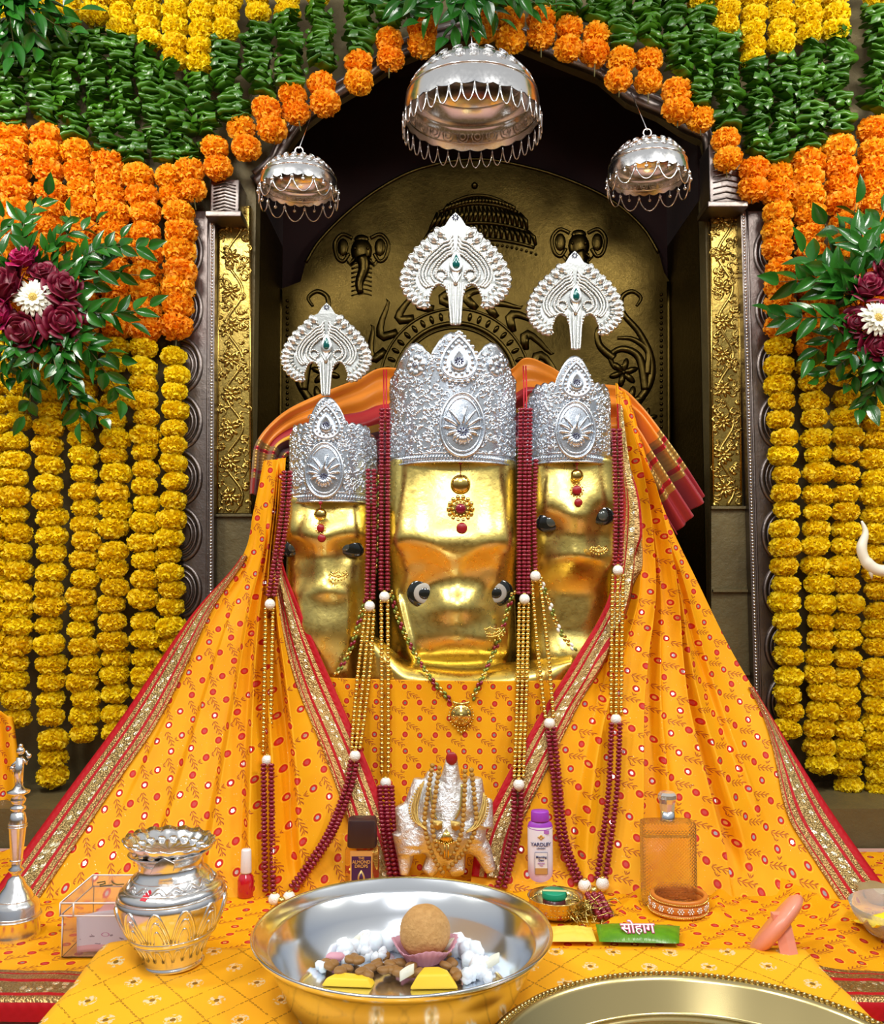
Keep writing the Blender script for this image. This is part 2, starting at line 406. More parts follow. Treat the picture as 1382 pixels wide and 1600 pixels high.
# elephant reliefs and floral scrolls
for ex, ey in ((565, 400), (905, 392)):
    m = MB(); m.ball(P(ex, ey-8, BD), .034, 14, 8, sc=(.9, .4, 1.1)); m.ball(P(ex, ey-26, BD), .018, 10, 6, sc=(1.2, .4, .8))
    for s in (-1, 1):
        q = [(ex+s*x, ey+y) for x, y in ((14, -28), (30, -34), (42, -20), (38, 2), (28, 8), (20, -4))]
        relief(spl(q, 24), .0055, m); m.ball(P(ex+s*29, ey-14, BD), .020, 10, 6, sc=(.8, .22, 1.3))
        m.ball(P(ex+s*10, ey-12, BD-.012), .005, 6, 5); m.tube([P(ex+s*10, ey+2, BD-.006), P(ex+s*18, ey+12, BD-.010), P(ex+s*24, ey+6, BD-.008)], [.006, .004, .002], 6)
    m.tube([P(ex+4*sin(t*6), ey+t*58, BD-.003) for t in np.linspace(.0, 1, 12)], [.019*(1-t*.55) for t in np.linspace(0, 1, 12)], 8, nrm=(0, 1, 0), flat=.6)
    for k in range(9): relief([(ex-16+t*32, ey+6+k*7-4*sin(t*3)) for t in np.linspace(0, 1, 6)], .0028*(1-k*.05), m)
    m.build('elephant_relief', M['goldback'], back)
def scroll(pts, mir, mb):
    q = [((1484-x) if mir else x, y) for x, y in pts]; n = len(q)*6; s = spl(q, n)
    mb.tube([P(x, y, BD) for x, y in s], [.0125*(1-.75*i/n)+.001 for i in range(n+1)], 8, nrm=(0, 1, 0), flat=.5)
for mir in (0, 1):
    m = MB()
    scroll([(950, 660), (985, 640), (1015, 600), (1018, 560), (1000, 520), (975, 490), (972, 465), (988, 455), (1002, 465), (995, 478)], mir, m)
    scroll([(1010, 610), (1000, 560), (975, 545), (955, 555), (962, 575), (975, 570)], mir, m)
    scroll([(1012, 585), (1014, 550), (990, 530), (965, 528)], mir, m)
    scroll([(960, 560), (938, 540), (935, 515), (950, 510)], mir, m)
    for fx, fy, fr in ((975, 582, 20), (985, 628, 22), (1010, 655, 16)):
        for k in range(6):
            a = k*PI/3+.3; x = fx+fr*.6*cos(a); x = 1484-x if mir else x
            dd = Vector(((-1 if mir else 1)*cos(a), 0, sin(a))); m.ball(P(x, fy-fr*.6*sin(a), BD), px2(fr*.6, 2.5), 8, 5, (dd, Vector((0, 1, 0)), dd.cross(Vector((0, 1, 0)))), (1, .3, .45))
        m.ball(P(1484-fx if mir else fx, fy, BD-.002), .007, 8, 5)
    m.build('floral_scroll', M['goldback'], back)

# gold vine pilasters, scalloped silver frame, bracket blocks
def pilaster(x0, x1, x0b, x1b, ytop, ybot, side):
    D = 2.132
    t = thing('gold_vine_pilaster', P((x0+x1)/2, ybot, D), 'bright gold vertical strip with winding vine relief, %s side of the niche' % side, 'pilaster')
    m = MB(); q = [P(x0, ytop, D), P(x1, ytop, D), P(x1b, ybot, D), P(x0b, ybot, D)]; m.poly(q, (0, .02, 0)); m.build('backing', M['goldstrip'], t, smooth=False)
    m = MB(); n = 120; wv = []
    def C(f, o):
        y = ytop+(ybot-ytop)*f; a = x0+(x0b-x0)*f; b = x1+(x1b-x1)*f; return P((a+b)/2+o*(b-a)/2, y, D)
    for i in range(n+1): wv.append(C(i/n, .5*sin(i/n*PI*9)))
    m.tube(wv, .0038, 8, nrm=(0, 1, 0), flat=.8); r = random.Random(int(x0))
    for k in range(9):
        f = (k+.5)/9; s = 1 if k % 2 == 0 else -1; s = s if sin(f*PI*9) > 0 else -s
        c = C(f, -.2*s)
        for j in range(8):
            a = j*PI/4+r.random()*.3; dd = Vector((cos(a), 0, sin(a)))
            m.ball(c+dd*.013, .0115, 8, 5, (dd, Vector((0, 1, 0)), Vector((-sin(a), 0, cos(a)))), (1, .45, .42))
        m.ball(c, .007, 8, 5, sc=(1, .8, 1))
        for j in range(17):
            cc = C(f+r.uniform(-.055, .055), r.choice((-1, 1))*r.uniform(.2, .85)); a0 = r.random()*6.3; R0 = r.uniform(.008, .014)
            m.tube([cc+Vector((cos(a0+u*4.4)*R0*(1-u*.8), 0, sin(a0+u*4.4)*R0*(1-u*.8))) for u in np.linspace(0, 1, 10)], [.0042*(.3+u) for u in np.linspace(0, 1, 10)], 6, nrm=(0, 1, 0), flat=1)
    for f in (-.95, .95): m.tube([C(0, f), C(.5, f), C(1, f)], .0028, 6, nrm=(0, 1, 0))
    m.build('vine_relief', M['goldstrip'], t)
pilaster(341, 392, 338, 393, 322, 802, 'left'); pilaster(1109, 1156, 1114, 1160, 318, 790, 'right')
for s, (a, b, c, d_, y0, y1) in (('left', (330, 394, 330, 394, 803, 1250)), ('right', (1112, 1166, 1112, 1185, 791, 1330))):
    m = MB().poly([P(a, y0, 2.128), P(b, y0, 2.128), P(d_, y1, 2.128), P(c, y1, 2.128)], (0, .02, 0))
    for k in range(3):
        m.box((P(a, y0, 2.12).x, 2.118, P(a, y0+k*130, 2.12).z-.006), (P(b, y0, 2.12).x, 2.13, P(a, y0+k*130, 2.12).z))
    o = m.build('stone_pilaster_foot', M['olive'], smooth=False); tag(o, 'dull olive block under the %s gold vine strip' % s, 'pilaster')
def scallop(side):
    D = 2.10; sg = -1 if side == 'left' else 1
    xi = lambda y: (336-(y-330)*.004) if sg < 0 else (1158+(y-330)*.028)
    xo = lambda y: xi(y)+sg*52
    t = thing('silver_scalloped_frame', P(xi(1250), 1250, D), 'aged silver frame post with half-round scallops, %s of the niche' % side, 'frame')
    y0, y1 = 330, 1330
    m = MB(); m.poly([P(xi(y0), y0, D), P(xi(y1), y1, D), P(xo(y1), y1, D), P(xo(y0), y0, D)], (0, .035, 0)); m.build('post', M['framesilver'], t, smooth=False)
    m = MB()
    for k in range(int((y1-y0)/5)):
        m.ball(P(xi(y0+k*5)+sg*4, y0+k*5, D), .0036, 6, 4)
    m.build('beaded_line', M['silver'], t)
    m = MB(); N = 10
    m.tube([P(xi(y)+sg*10, y, D) for y in np.linspace(y0, y1, 20)], .003, 6, nrm=(0, 1, 0))
    for k in range(N):
        yc = 395+k*88
        for rr, tw in ((36, .0065), (28, .004), (21, .004)):
            m.tube([P(xo(yc)-sg*rr*.85*sin(a), yc-rr*1.12*cos(a), D) for a in np.linspace(0, PI, 16)], tw, 6, nrm=(0, 1, 0), flat=.8)
    m.build('scallop_arcs', M['framesilver'], t)
scallop('left'); scallop('right')
for s, x0, x1, y0, y1 in (('left', 328, 374, 280, 333), ('right', 1110, 1160, 225, 318)):
    t = thing('silver_bracket_block', P((x0+x1)/2, y1, 2.08), 'patterned silver block capping the frame at the %s foot of the arch' % s, 'bracket')
    a = P(x0, y1, 2.07); b = P(x1, y0, 2.07)
    MB().box((a.x, 2.07, a.z), (b.x, 2.15, b.z)).build('block', M['framesilver'], t, bevel=.003)
    m = MB()
    for k in range(9):
        z = a.z+(b.z-a.z)*(k+1)/10; xm = (a.x+b.x)/2; m.tube([(a.x+.008, 2.069, z-.008), (xm, 2.067, z), (b.x-.008, 2.069, z-.008)], .0016, 5)
    m.build('chevron_lines', M['framesilver'], t)
    MB().box((a.x-.008, 2.06, a.z-.012), (b.x+.008, 2.15, a.z+.002)).build('lower_slab', M['framesilver'], t, bevel=.002)
m = MB(); path = [P(x, y, 2.14) for x, y in spl(arch_px[1:-1], 90)]
m.tube(path, .017, 10, nrm=(0, 1, 0)); m.tube([p+Vector((0, -.015, .016)) for p in path], .008, 8, nrm=(0, 1, 0))
o = m.build('silver_arch_moulding', M['framesilver']); tag(o, 'aged silver moulding along the arch, mostly behind orange marigolds', 'arch')

# ================================================================== GARLANDS
def marigold(seed, a, b):
    r = random.Random(seed); m = MB(); m.ball((0, 0, 0), a*.80, 12, 8, sc=(1, 1, b/a))
    N = 250; ga = PI*(3-5**.5)
    for i in range(N):
        z = 1-2*(i+.5)/N; q = (1-z*z)**.5; t = ga*i+r.uniform(-.15, .15); lump = 1+.08*sin(3*t+seed)+.05*sin(5*z*3+seed)
        d = Vector((q*cos(t), q*sin(t), z)); base = Vector((d.x*a*.70, d.y*a*.70, d.z*b*.70)); n = Vector((d.x/a, d.y/a, d.z/b)).normalized()
        n = (n+Vector((r.gauss(0, .28), r.gauss(0, .28), r.gauss(0, .28)))).normalized()
        L = a*.34*r.uniform(.75, 1.2)*lump; wd = a*.19*r.uniform(.8, 1.2)
        s = n.cross(Vector((r.gauss(0, 1), r.gauss(0, 1), r.gauss(0, 1)))).normalized(); k = n.cross(s)
        c = wd*.45
        m.add([base-s*wd*.4, base+s*wd*.4, base+n*L*.6-s*wd-k*c*.3, base+n*L*.62-k*c*1.0, base+n*L*.6+s*wd-k*c*.3,
               base+n*L-s*wd*.9+k*c, base+n*L*1.06-k*c*.2, base+n*L+s*wd*.8+k*c*1.1],
              [(0, 1, 3), (0, 3, 2), (1, 4, 3), (2, 3, 6, 5), (3, 4, 7, 6)])
    return m
def meshlib(fn, name, mats, n, *a):
    L = []
    for i in range(n):
        me = fn(i*13+5, *a).mesh(name)
        for mm in mats: me.materials.append(mm)
        L.append(me)
    return L
YM = meshlib(marigold, 'yellow_marigold', [M['ymar']], 4, .035, .0215)
OM = meshlib(marigold, 'orange_marigold', [M['omar']], 4, .0345, .026)
def foldleaf(seed):
    """a few leaves folded over the string: broad rolled fronts, tapering to one side, with loose flaps"""
    r = random.Random(seed); m = MB(); nl = 4
    for k in range(nl):
        z0 = (k-nl/2+.5)*.0074; wd = r.uniform(.028, .035); dp = r.uniform(.020, .030); tl = r.uniform(-.30, .30); rot = r.uniform(-.4, .4); dr = r.uniform(-.010, .010)
        ra, rb = r.choice(((.0012, .0075), (.0075, .0012), (.0035, .0045), (.002, .009))); ph = r.random()*6; cr_, sr = cos(rot), sin(rot)
        def f(u, v):
            x = (u-.5)*2; rad = ra+(rb-ra)*u; q = (v-.5)*PI*1.25; w_ = wd*(1-.10*abs(sin(q)))
            back = max(0, abs(v-.5)*2-.62)/.38
            Y = -(dp*(1-.30*x*x)-.020*back)-rad*cos(q)*1.2; Z = z0+tl*x*wd*.5+rad*sin(q)+.0016*sin(x*7+ph)+dr*(x*x)
            X = x*w_; return Vector((X*cr_-Y*sr, X*sr+Y*cr_, Z))
        if k % 2:
            am = r.uniform(.002, .005); d2 = r.uniform(.026, .036)
            def f(u, v):
                x = (u-.5)*2; X = x*wd*1.02*(1-.1*v*v); Y = -v*d2*(1-.35*x*x); Z = z0+tl*x*wd*.5+am*sin(x*5+ph+v*2)-.008*v*v+.006*abs(x)*v
                return Vector((X*cr_-Y*sr, X*sr+Y*cr_, Z))
        m.grid(f, 7, 7)
    for k in range(2):
        a = r.uniform(-1, 1); c = Vector((a*.022, -.030, r.uniform(-.012, .012))); q = r.uniform(.009, .015); b = r.random()*6
        p = [c+Vector((cos(b+t)*q*l, -.003*l, sin(b+t)*q*l*.9)) for t, l in ((0, 1), (1.9, .8), (3.4, 1.1), (4.8, .7))]
        m.add(p+[c+Vector((0, -.009, 0))], [(0, 1, 4), (1, 2, 4), (2, 3, 4), (3, 0, 4)])
    return m
LM = meshlib(foldleaf, 'folded_leaf', [M['leaf']], 8)
GD = 2.055
def strand(i, xt, xm, xb, y1, y2, y3, y4, label, group, d=GD):
    """y1 yellow>leaf, y2 leaf>orange, y3 orange>yellow, y4 end (pixel heights down the strand)"""
    t = thing('flower_garland_strand', P(xt, -40, d), label, 'garland', group)
    r = random.Random(i*7+1); X = lambda y: float(np.interp(y, (-40, 130, 330, 640, 1300), (xt, xt, xm, xm*.7+xb*.3, xb)))+2*sin(y*.021+i)
    def put(lib, nm, y, dx=0, s=1, rz=None):
        o = bpy.data.objects.new(nm, r.choice(lib)); COL.objects.link(o); o.parent = t
        o.location = P(X(y)+dx, y, d+r.uniform(-.006, .006))-Vector(t['_loc'])
        o.rotation_euler = (r.uniform(-.16, .16), r.uniform(-.16, .16), r.random()*6.3 if rz is None else rz); o.scale = (s,)*3; return o
    y = -32+r.random()*10
    while y < y1-8: put(YM, 'yellow_marigold', y, r.uniform(-2, 2), r.uniform(.82, .95)); y += r.uniform(22, 27)
    y = max(y1, -30)+6
    while y < y2-4: put(LM, 'folded_leaf', y, r.uniform(-3, 3), r.uniform(.9, 1.15), r.uniform(-.9, .9)); y += r.uniform(13, 17)
    y = y2+14
    while y < y3-8: put(OM, 'orange_marigold', y, r.uniform(-2, 2), r.uniform(.98, 1.1) if y4 else r.uniform(.9, 1.03)); y += r.uniform(26, 33)
    if y4 > y3:
        y = y3+12
        while y < y4-6: 
            put(YM, 'yellow_marigold', y, r.uniform(-3.5, 3.5), r.uniform(.80, .98)); y += r.uniform(25, 31)
            if r.random() < .07: y += 7
        yb = y4
    else: yb = y3
    MB().tube([P(X(v), v, d) for v in np.linspace(-40, yb, 14)], .0015, 5).build('string', M['stem'], t)
ORD = ['first', 'second', 'third', 'fourth', 'fifth', 'sixth', 'seventh', 'eighth', 'ninth', 'tenth', 'eleventh', 'twelfth', 'thirteenth', 'fourteenth']
lefts = [(-18, -14, 2, 40, 190, 500, 1110), (22, 24, 28, 40, 196, 510, 1138), (66, 78, 80, 45, 200, 520, 1222), (105, 131, 131, 50, 226, 530, 1160),
         (150, 180, 178, 52, 240, 530, 1190), (190, 228, 226, 62, 262, 532, 1160), (232, 281, 258, 84, 264, 545, 1100)]
for k, a in enumerate(lefts):
    xx = a[0]
    strand(k, a[0], a[1], a[2], *a[3:], 'long yellow, green and orange garland, %s of the long strands from the left edge' % ORD[k], 'long garlands left of the niche')
larch = [(272, 305, 104, 252, 328), (316, 352, 118, 218, 278), (356, 408, 70, 186, 250), (404, 455, 45, 158, 225), (452, 502, 30, 134, 205), (500, 550, 15, 118, 180),
         (560, 598, -30, 84, 146), (610, 641, -30, 50, 122), (660, 690, -30, 28, 92)]
for k, (a, b, y1, y2, y3) in enumerate(larch):
    strand(20+k, a, b, b, y1, y2, y3, 0, 'short leaf strand tipped with orange marigolds, %s up the arch from the left bracket' % ORD[k], 'short arch garlands left of the hanging dome', GD-.01)
rarch = [(1135, 1134, 62, 205, 278), (1094, 1092, 20, 172, 212), (1058, 1056, 0, 130, 200), (1012, 1010, -30, 80, 162), (968, 965, -30, 80, 152), (930, 923, -30, 42, 120),
         (890, 884, -30, 30, 92), (848, 841, -30, 16, 90), (800, 795, -30, 18, 80), (755, 746, -30, 8, 66)]
for k, (a, b, y1, y2, y3) in enumerate(rarch):
    strand(40+k, a, b, b, y1, y2, y3, 0, 'short leaf strand tipped with orange marigolds, %s up the arch from the right bracket' % ORD[k], 'short arch garlands right of the hanging dome', GD-.01)
rights = [(1180, 1176, 1176, 104, 252, 318, 0), (1222, 1216, 1236, 96, 260, 530, 1150), (1264, 1266, 1288, 74, 240, 560, 1215), (1305, 1318, 1326, 58, 218, 575, 1300), (1368, 1366, 1374, 14, 190, 590, 1262), (1412, 1412, 1420, 14, 190, 590, 1262)]
for k, a in enumerate(rights):
    if k == 0: strand(60, *a, 'short strand of yellow, leaf and orange ending beside the right silver bracket', 'short arch garlands right of the hanging dome'); continue
    strand(60+k, a[0], a[1], a[2], *a[3:], 'long yellow, green and orange garland, %s of the long strands right of the niche' % ORD[k-1], 'long garlands right of the niche')

# ------------------------------------------------------------------ bouquets
def leafblade(m, base, dirv, nrm, L, wd):
    dirv = dirv.normalized(); s = dirv.cross(nrm).normalized(); n = s.cross(dirv)
    def f(u, v):
        x = (u-.5)*2; w_ = wd*(sin(PI*min(max(v, 0), 1)**.8))*(1 if v < 1 else 0)
        return base+dirv*L*v+s*x*w_+n*(abs(x)*w_*.45-.18*L*v*v)
    m.grid(f, 4, 7)
def sprayb(px, py, ex, ey, d, bend, n=7, ls=1.0, seed=0, parent=None, lift=.05):
    r = random.Random(seed); a = P(px, py, d); b = P(ex, ey, d-.01); L = (b-a).length; side = Vector((-(b-a).z, 0, (b-a).x))
    pts = [a.lerp(b, t)+side*bend*sin(PI*t)+Vector((0, -lift*sin(PI*min(t*1.1, 1)), 0)) for t in np.linspace(0, 1, 12)]
    o = parent
    m = MB(); m.tube(pts, [.002*(1-t*.6) for t in np.linspace(0, 1, 12)], 5); st = m.build('leaf_spray', [M['stem'], M['spray']], o)
    for i in range(n):
        t = .25+.75*i/(n-1); q = Vector(cr([tuple(p) for p in pts], t)); tg = (Vector(cr([tuple(p) for p in pts], min(t+.05, 1)))-Vector(cr([tuple(p) for p in pts], t-.05))).normalized()
        for sgn in ((-1, 1) if i < n-1 else (0,)):
            dv = (tg+Vector((-tg.z, 0, tg.x))*sgn*r.uniform(.6, 1.1)+Vector((0, -r.uniform(-.1, .7), 0)))
            lm = MB(); leafblade(lm, q, dv, Vector((r.uniform(-.9, .9), -1, r.uniform(-.5, .9))), .043*ls*r.uniform(.75, 1.15), .0105*ls*r.uniform(.8, 1.1))
            lm.build('leaf', M['spray'], st)
def rose(m, c, r, n, seed):
    rr = random.Random(seed); X, Y, Z = frame(n)
    m.ball(c+Z*r*.1, r*.75, 12, 8, (X, Y, Z), (1, 1, .75))
    for ring, (k, rad, h, lean) in enumerate(((3, .22, .95, .02), (4, .38, .90, .05), (5, .56, .78, .10), (6, .76, .6, .2), (7, .95, .35, .35))):
        for i in range(k):
            a0 = i*2*PI/k+rr.random()*.6; span = 2*PI/k*.75
            def f(u, v, a0=a0, span=span, rad=rad, h=h, lean=lean):
                a = a0+(u-.5)*2*span*.62; e_ = 1-.22*(abs(u-.5)*2)**3
                q = r*(rad*.7+(rad*.3+lean)*v*v+.03*(u-.5)); zz = r*(-.35+(h+.35)*v*e_)
                curl = .06*r*sstep(.8, 1, v)
                return c+X*cos(a)*(q+curl)+Y*sin(a)*(q+curl)+Z*zz
            m.grid(f, 8, 6)
def bouquet(name, center, d, label, roses, chrys, sprays, sd):
    t = thing(name, P(*center, d), label, 'bouquet')
    for k, (x, y, r_, c) in enumerate(roses):
        m = MB(); n = Vector(((x-center[0])/90, -1, -(y-center[1])/110+.15)); rose(m, P(x, y, d-.085), px2(r_, d-.1), n, sd+k)
        o = m.build('rose', M[c], t, solid=.0006)
        if c == 'pinkrose': o['label'] = 'brighter magenta rose'
    cx, cy, cr_ = chrys; c = P(cx, cy, d-.115); X, Y, Z = frame((.15, -1, .1)); R0 = px2(cr_, d-.1)
    m = MB(); rr = random.Random(sd)
    for ring, (k, L, up) in enumerate(((17, 1, .05), (14, .8, .25), (10, .55, .5))):
        for i in range(k):
            a = i*2*PI/k+ring*.2+rr.uniform(-.08, .08); dv = X*cos(a)+Y*sin(a); LL = R0*L*rr.uniform(.85, 1.08); s = Z.cross(dv)
            m.grid(lambda u, v: c+dv*LL*(.15+.85*v)+s*(u-.5)*R0*.26*sin(PI*(.12+.80*v))**.6+Z*(LL*up*v-.16*LL*v*v+abs(u-.5)*R0*.1), 3, 6)
    o = m.build('chrysanthemum', M['white'], t, solid=.0006); o['label'] = 'cream white daisy-like chrysanthemum'
    m = MB()
    for i in range(60):
        q = (i/60)**.5; a = i*2.4; m.ball(c+X*cos(a)*q*R0*.28+Y*sin(a)*q*R0*.28+Z*R0*.16*(1.2-q), R0*.05, 5, 4)
    m.build('flower_centre', M['ycent'], o)
    for k, (x0, y0, x1, y1, b, n, ls) in enumerate(sprays): sprayb(x0, y0, x1, y1, d-.03, b, n, ls, sd*31+k, t)
rl = [(38, 405, 21, 'pinkrose'), (14, 450, 32, 'rose'), (102, 452, 27, 'rose'), (98, 503, 29, 'rose'), (42, 516, 28, 'rose'), (6, 490, 22, 'pinkrose'), (70, 430, 20, 'rose')]
sl = []
rs = random.Random(3)
for (x1, y1, b, n) in ((75, 305, .1, 7), (110, 330, -.1, 6), (150, 350, .1, 7), (190, 372, -.1, 7), (232, 386, .12, 8), (218, 430, .1, 6), (234, 478, -.15, 7), (205, 505, .1, 6), (190, 560, -.1, 7),
                       (188, 625, .12, 8), (160, 655, -.1, 8), (125, 660, .1, 8), (100, 600, .05, 6), (55, 610, -.1, 7), (38, 650, .12, 7), (20, 590, -.1, 6), (5, 340, .1, 6), (30, 345, -.1, 6), (-20, 380, .1, 5),
                       (140, 400, .1, 6), (165, 440, -.1, 6), (150, 520, .1, 6), (150, 580, -.1, 7), (80, 570, .1, 6), (-5, 600, .1, 6)):
    sl.append((60+rs.uniform(-15, 15)+(x1-60)*.2, 470+rs.uniform(-15, 15)+(y1-470)*.2, x1, y1, b, n-1, rs.uniform(.95, 1.25)))
bouquet('rose_bouquet', (62, 475), 2.02, 'large bouquet of dark roses round one white flower on the left garlands', rl, (52, 465, 32), sl, 11)
rl = [(1355, 452, 25, 'rose'), (1338, 505, 20, 'rose'), (1368, 540, 24, 'rose'), (1385, 500, 24, 'pinkrose'), (1390, 430, 24, 'rose')]
sl = []
for (x1, y1, b, n, ls) in ((1338, 318, .1, 5, 1.5), (1290, 350, -.1, 5, 1.5), (1255, 395, .1, 5, 1.6), (1380, 330, .1, 5, 1.4), (1208, 492, .12, 6, 1.45), (1218, 440, -.1, 5, 1.5), (1265, 440, .1, 5, 1.5), (1300, 400, .1, 5, 1.5),
                           (1270, 560, -.1, 6, 1.2), (1280, 590, .1, 6, 1.1), (1300, 520, .1, 6, 1.1), (1325, 600, .1, 6, 1.1), (1360, 632, -.05, 8, 1.2), (1345, 640, .1, 6, 1.1), (1382, 600, .1, 6, 1.1), (1310, 470, -.1, 5, 1.1), (1320, 560, .1, 6, 1)):
    sl.append((1360+(x1-1360)*.2, 490+(y1-490)*.2, x1, y1, b, n, ls))
bouquet('rose_bouquet', (1365, 490), 2.02, 'bouquet of dark roses and cream flower on the right garlands', rl, (1372, 497, 32), sl, 23)
t = thing('leaf_bunch', P(25, 20, 2.0), 'bunch of bright green leaves in the top left corner', 'leaves')
for k, (x1, y1) in enumerate(((60, 75), (110, 50), (20, 90), (-5, 70), (80, 20), (50, 40), (10, 45), (125, 15))): sprayb(20, -10, x1, y1, 1.99, .1*(-1)**k, 5, 1.35, 90+k, t)
t = thing('leaf_bunch', P(720, 10, 2.0), 'bunch of glossy green leaves hanging at the top middle of the arch', 'leaves')
for k, (x1, y1) in enumerate(((700, 60), (740, 50), (655, 35), (780, 30), (720, 30), (635, 15), (820, 15), (860, 10), (600, 5))): sprayb(735, -20, x1, y1, 1.99, .1*(-1)**k, 5, 1.3, 120+k, t)

# ================================================================== HANGING SILVER CANOPIES
def canopy(cx, cyr, Rpx, d, hs, nl, drop, label, tilt, wires, ballr, ch=.026):
    R_ = px2(Rpx, d); c = P(cx, cyr, d); t = thing('hanging_silver_canopy', c, label, 'canopy', None)
    T = Matrix.Translation(c)@Matrix.Rotation(tilt, 4, 'X'); h = R_*hs
    pr = [(1, 0), (1.0, .06), (.985, .25), (.95, .36), (.93, .38), (.93, .42), (.90, .50), (.80, .66), (.64, .80), (.45, .88), (.30, .90), (.27, .93), (.24, 1.02), (.13, 1.10), (.06, 1.13), (.0, 1.14)]
    prof = [(r*R_, z*h) for r, z in pr]; inner = [(max(r*R_-.0025, 0), z*h-.0025) for r, z in reversed(pr)]
    sc = lambda a, j: (-.004*abs(sin(a*nl/2)) if j == 0 else 0)
    MB().lathe(prof+inner[:-1]+[(R_-.0025, 0)], 96, T, zf=lambda a, j: (-.005*abs(sin(a*nl)) if j in (0, len(prof)+len(inner)-1) else 0)).build('dome', M['silver'], t)
    m = MB()
    for zf_, k, sz in ((.57, 28, .10), (.2, 40, .0), (.74, 20, .09)):
        if not sz: continue
        for i in range(k):
            a = 2*PI*i/k; rr = .86 if zf_ < .6 else .73
            for s_, off in ((1, 0), (.55, -.0)):
                p = T@Vector((rr*R_*cos(a), rr*R_*sin(a), zf_*h)); n = (T.to_3x3()@Vector((cos(a), sin(a), .8))).normalized(); X, Y, Z = frame(n)
                m.tube([p+X*cos(b)*sz*R_*s_*.8+Y*sin(b)*sz*R_*s_ for b in np.linspace(0, 2*PI, 9)[:-1]], .0012, 4, closed=True)
    # the same band pressed through on the inside
    for i in range(26):
        a = 2*PI*i/26
        for s_ in (1, .5):
            p = T@Vector((.955*R_*cos(a), .955*R_*sin(a), .22*h)); n = (T.to_3x3()@Vector((cos(a), sin(a), 0))).normalized(); X, Y, Z = frame(n)
            m.tube([p+X*cos(b)*.09*R_*s_+Y*sin(b)*.10*R_*s_ for b in np.linspace(0, 2*PI, 9)[:-1]], .0012, 4, closed=True)
    for rr, zz in ((.965, .34), (.97, .10), (.78, .63)):
        m.tube([T@Vector((rr*R_*cos(a), rr*R_*sin(a), zz*h)) for a in np.linspace(0, 2*PI, 64)[:-1]], .0016, 5, closed=True)
    m.build('embossed_bands', M['silver'], t)
    for i in range(nl):
        a0 = 2*PI*i/nl; a1 = 2*PI*(i+1)/nl; Rr = R_+.003
        p0 = T@Vector((Rr*cos(a0), Rr*sin(a0), 0)); p1 = T@Vector((Rr*cos(a1), Rr*sin(a1), 0))
        m = MB(); m.tube([p0.lerp(p1, u)-Vector((0, 0, drop*(1-(2*u-1)**2)**.75+.006)) for u in np.linspace(0, 1, 13)], .0017, 5)
        m.build('chain_loop', M['silver'], t)
        m = MB(); m.tube([p0, p0-Vector((0, 0, .009))], .0008, 4); m.ball(p0-Vector((0, 0, .009)), ballr, 8, 6)
        if ballr > .003:
            pm = T@Vector((Rr*cos((a0+a1)/2), Rr*sin((a0+a1)/2), 0)); m.tube([pm, pm-Vector((0, 0, .014))], .0008, 4); m.ball(pm-Vector((0, 0, .014)), ballr, 8, 6)
        m.build('drop_bead', M['silver'], t)
    top = T@Vector((0, 0, 1.14*h)); m = MB()
    m.tube([top+Vector((.009*cos(a), 0, .008+.009*sin(a))) for a in np.linspace(0, 2*PI, 14)[:-1]], .0018, 6, closed=True)
    m.build('hanging_ring', M['silver'], t)
    m = MB(); m.tube([top+Vector((0, 0, .014)), Vector((top.x+.002, 2.14, top.z+wires))], .0013, 5); m.build('hanging_wire', M['silver'], t)
canopy(738, 184, 110, 1.95, .88, 36, .038, 'large silver canopy dome with looped fringe under the top of the arch', 0, .3, .0026)
canopy(467, 296, 62, 1.95, .82, 12, .034, 'small silver canopy dome hanging lower left of the large dome', .0, .2, .0042)
canopy(1013, 278, 64, 1.95, .95, 12, .034, 'small silver canopy dome hanging on the right, under the orange marigolds', .0, .22, .0042)

# ================================================================== PLATFORM, TABLE AND CLOTHS
ST = -.03
struct(MB().box((-1.6, .45, -.35), (1.6, 2.15, ST)), 'floor_step', M['marble'], smooth=False)
struct(MB().box((-2.1, 1.90, ST), (2.1, 2.15, .075)), 'trim_1', M['olive'], smooth=False)
o = MB().box((-1.35, 1.235, ST), (1.35, 1.895, -.004)).build('altar_slab', M['marble'], smooth=False); tag(o, 'low pink marble altar slab under the printed yellow cloth', 'altar')
CELL = .0345
ridges = [((1120, 1340), (1310, 1440), .022, .018), ((1000, 1385), (1130, 1350), .016, .016), ((1120, 1440), (1135, 1360), .012, .014), ((-40, 1445), (95, 1430), .016, .02), ((40, 1330), (230, 1320), .02, .03),
          ((960, 1450), (1010, 1395), .012, .012), ((1250, 1520), (1360, 1440), .012, .03), ((700, 1400), (760, 1385), .008, .02)]
RD = []
for a, b, h, wd in ridges:
    p, q = G(*a), G(*b); RD.append((p, q-p, (q-p).length_squared, h, wd))
def altz(x, y):
    z = .004+.0025*noise.noise(Vector((x*9, y*9, 0)))+.0012*noise.noise(Vector((x*30, y*30, 5)))
    for p, dlt, l2, h, wd in RD:
        t = min(max(((x-p.x)*dlt.x+(y-p.y)*dlt.y)/l2, 0), 1); dx = x-p.x-dlt.x*t; dy = y-p.y-dlt.y*t
        z += h*math.exp(-(dx*dx+dy*dy)/(wd*wd))
    return max(z, .001)
def altarf(u, v):
    x = -1.3+2.6*u; y = 1.222+.62*v+.008*noise.noise(Vector((x*5, 0, 3)))*(1-v); return Vector((x, y, altz(x, y)))
alt = thing('altar_cloth', (0, 1.5, 0), 'yellow cloth with red dots spread flat over the altar, lace hem in front', 'cloth')
m = MB(); m.grid(altarf, 260, 80, uvf=lambda u, v, p: (p.x/CELL, (p.y+.3*p.z)/CELL)); m.build('cloth', M['chunri'], alt); ALT = m.bvh()
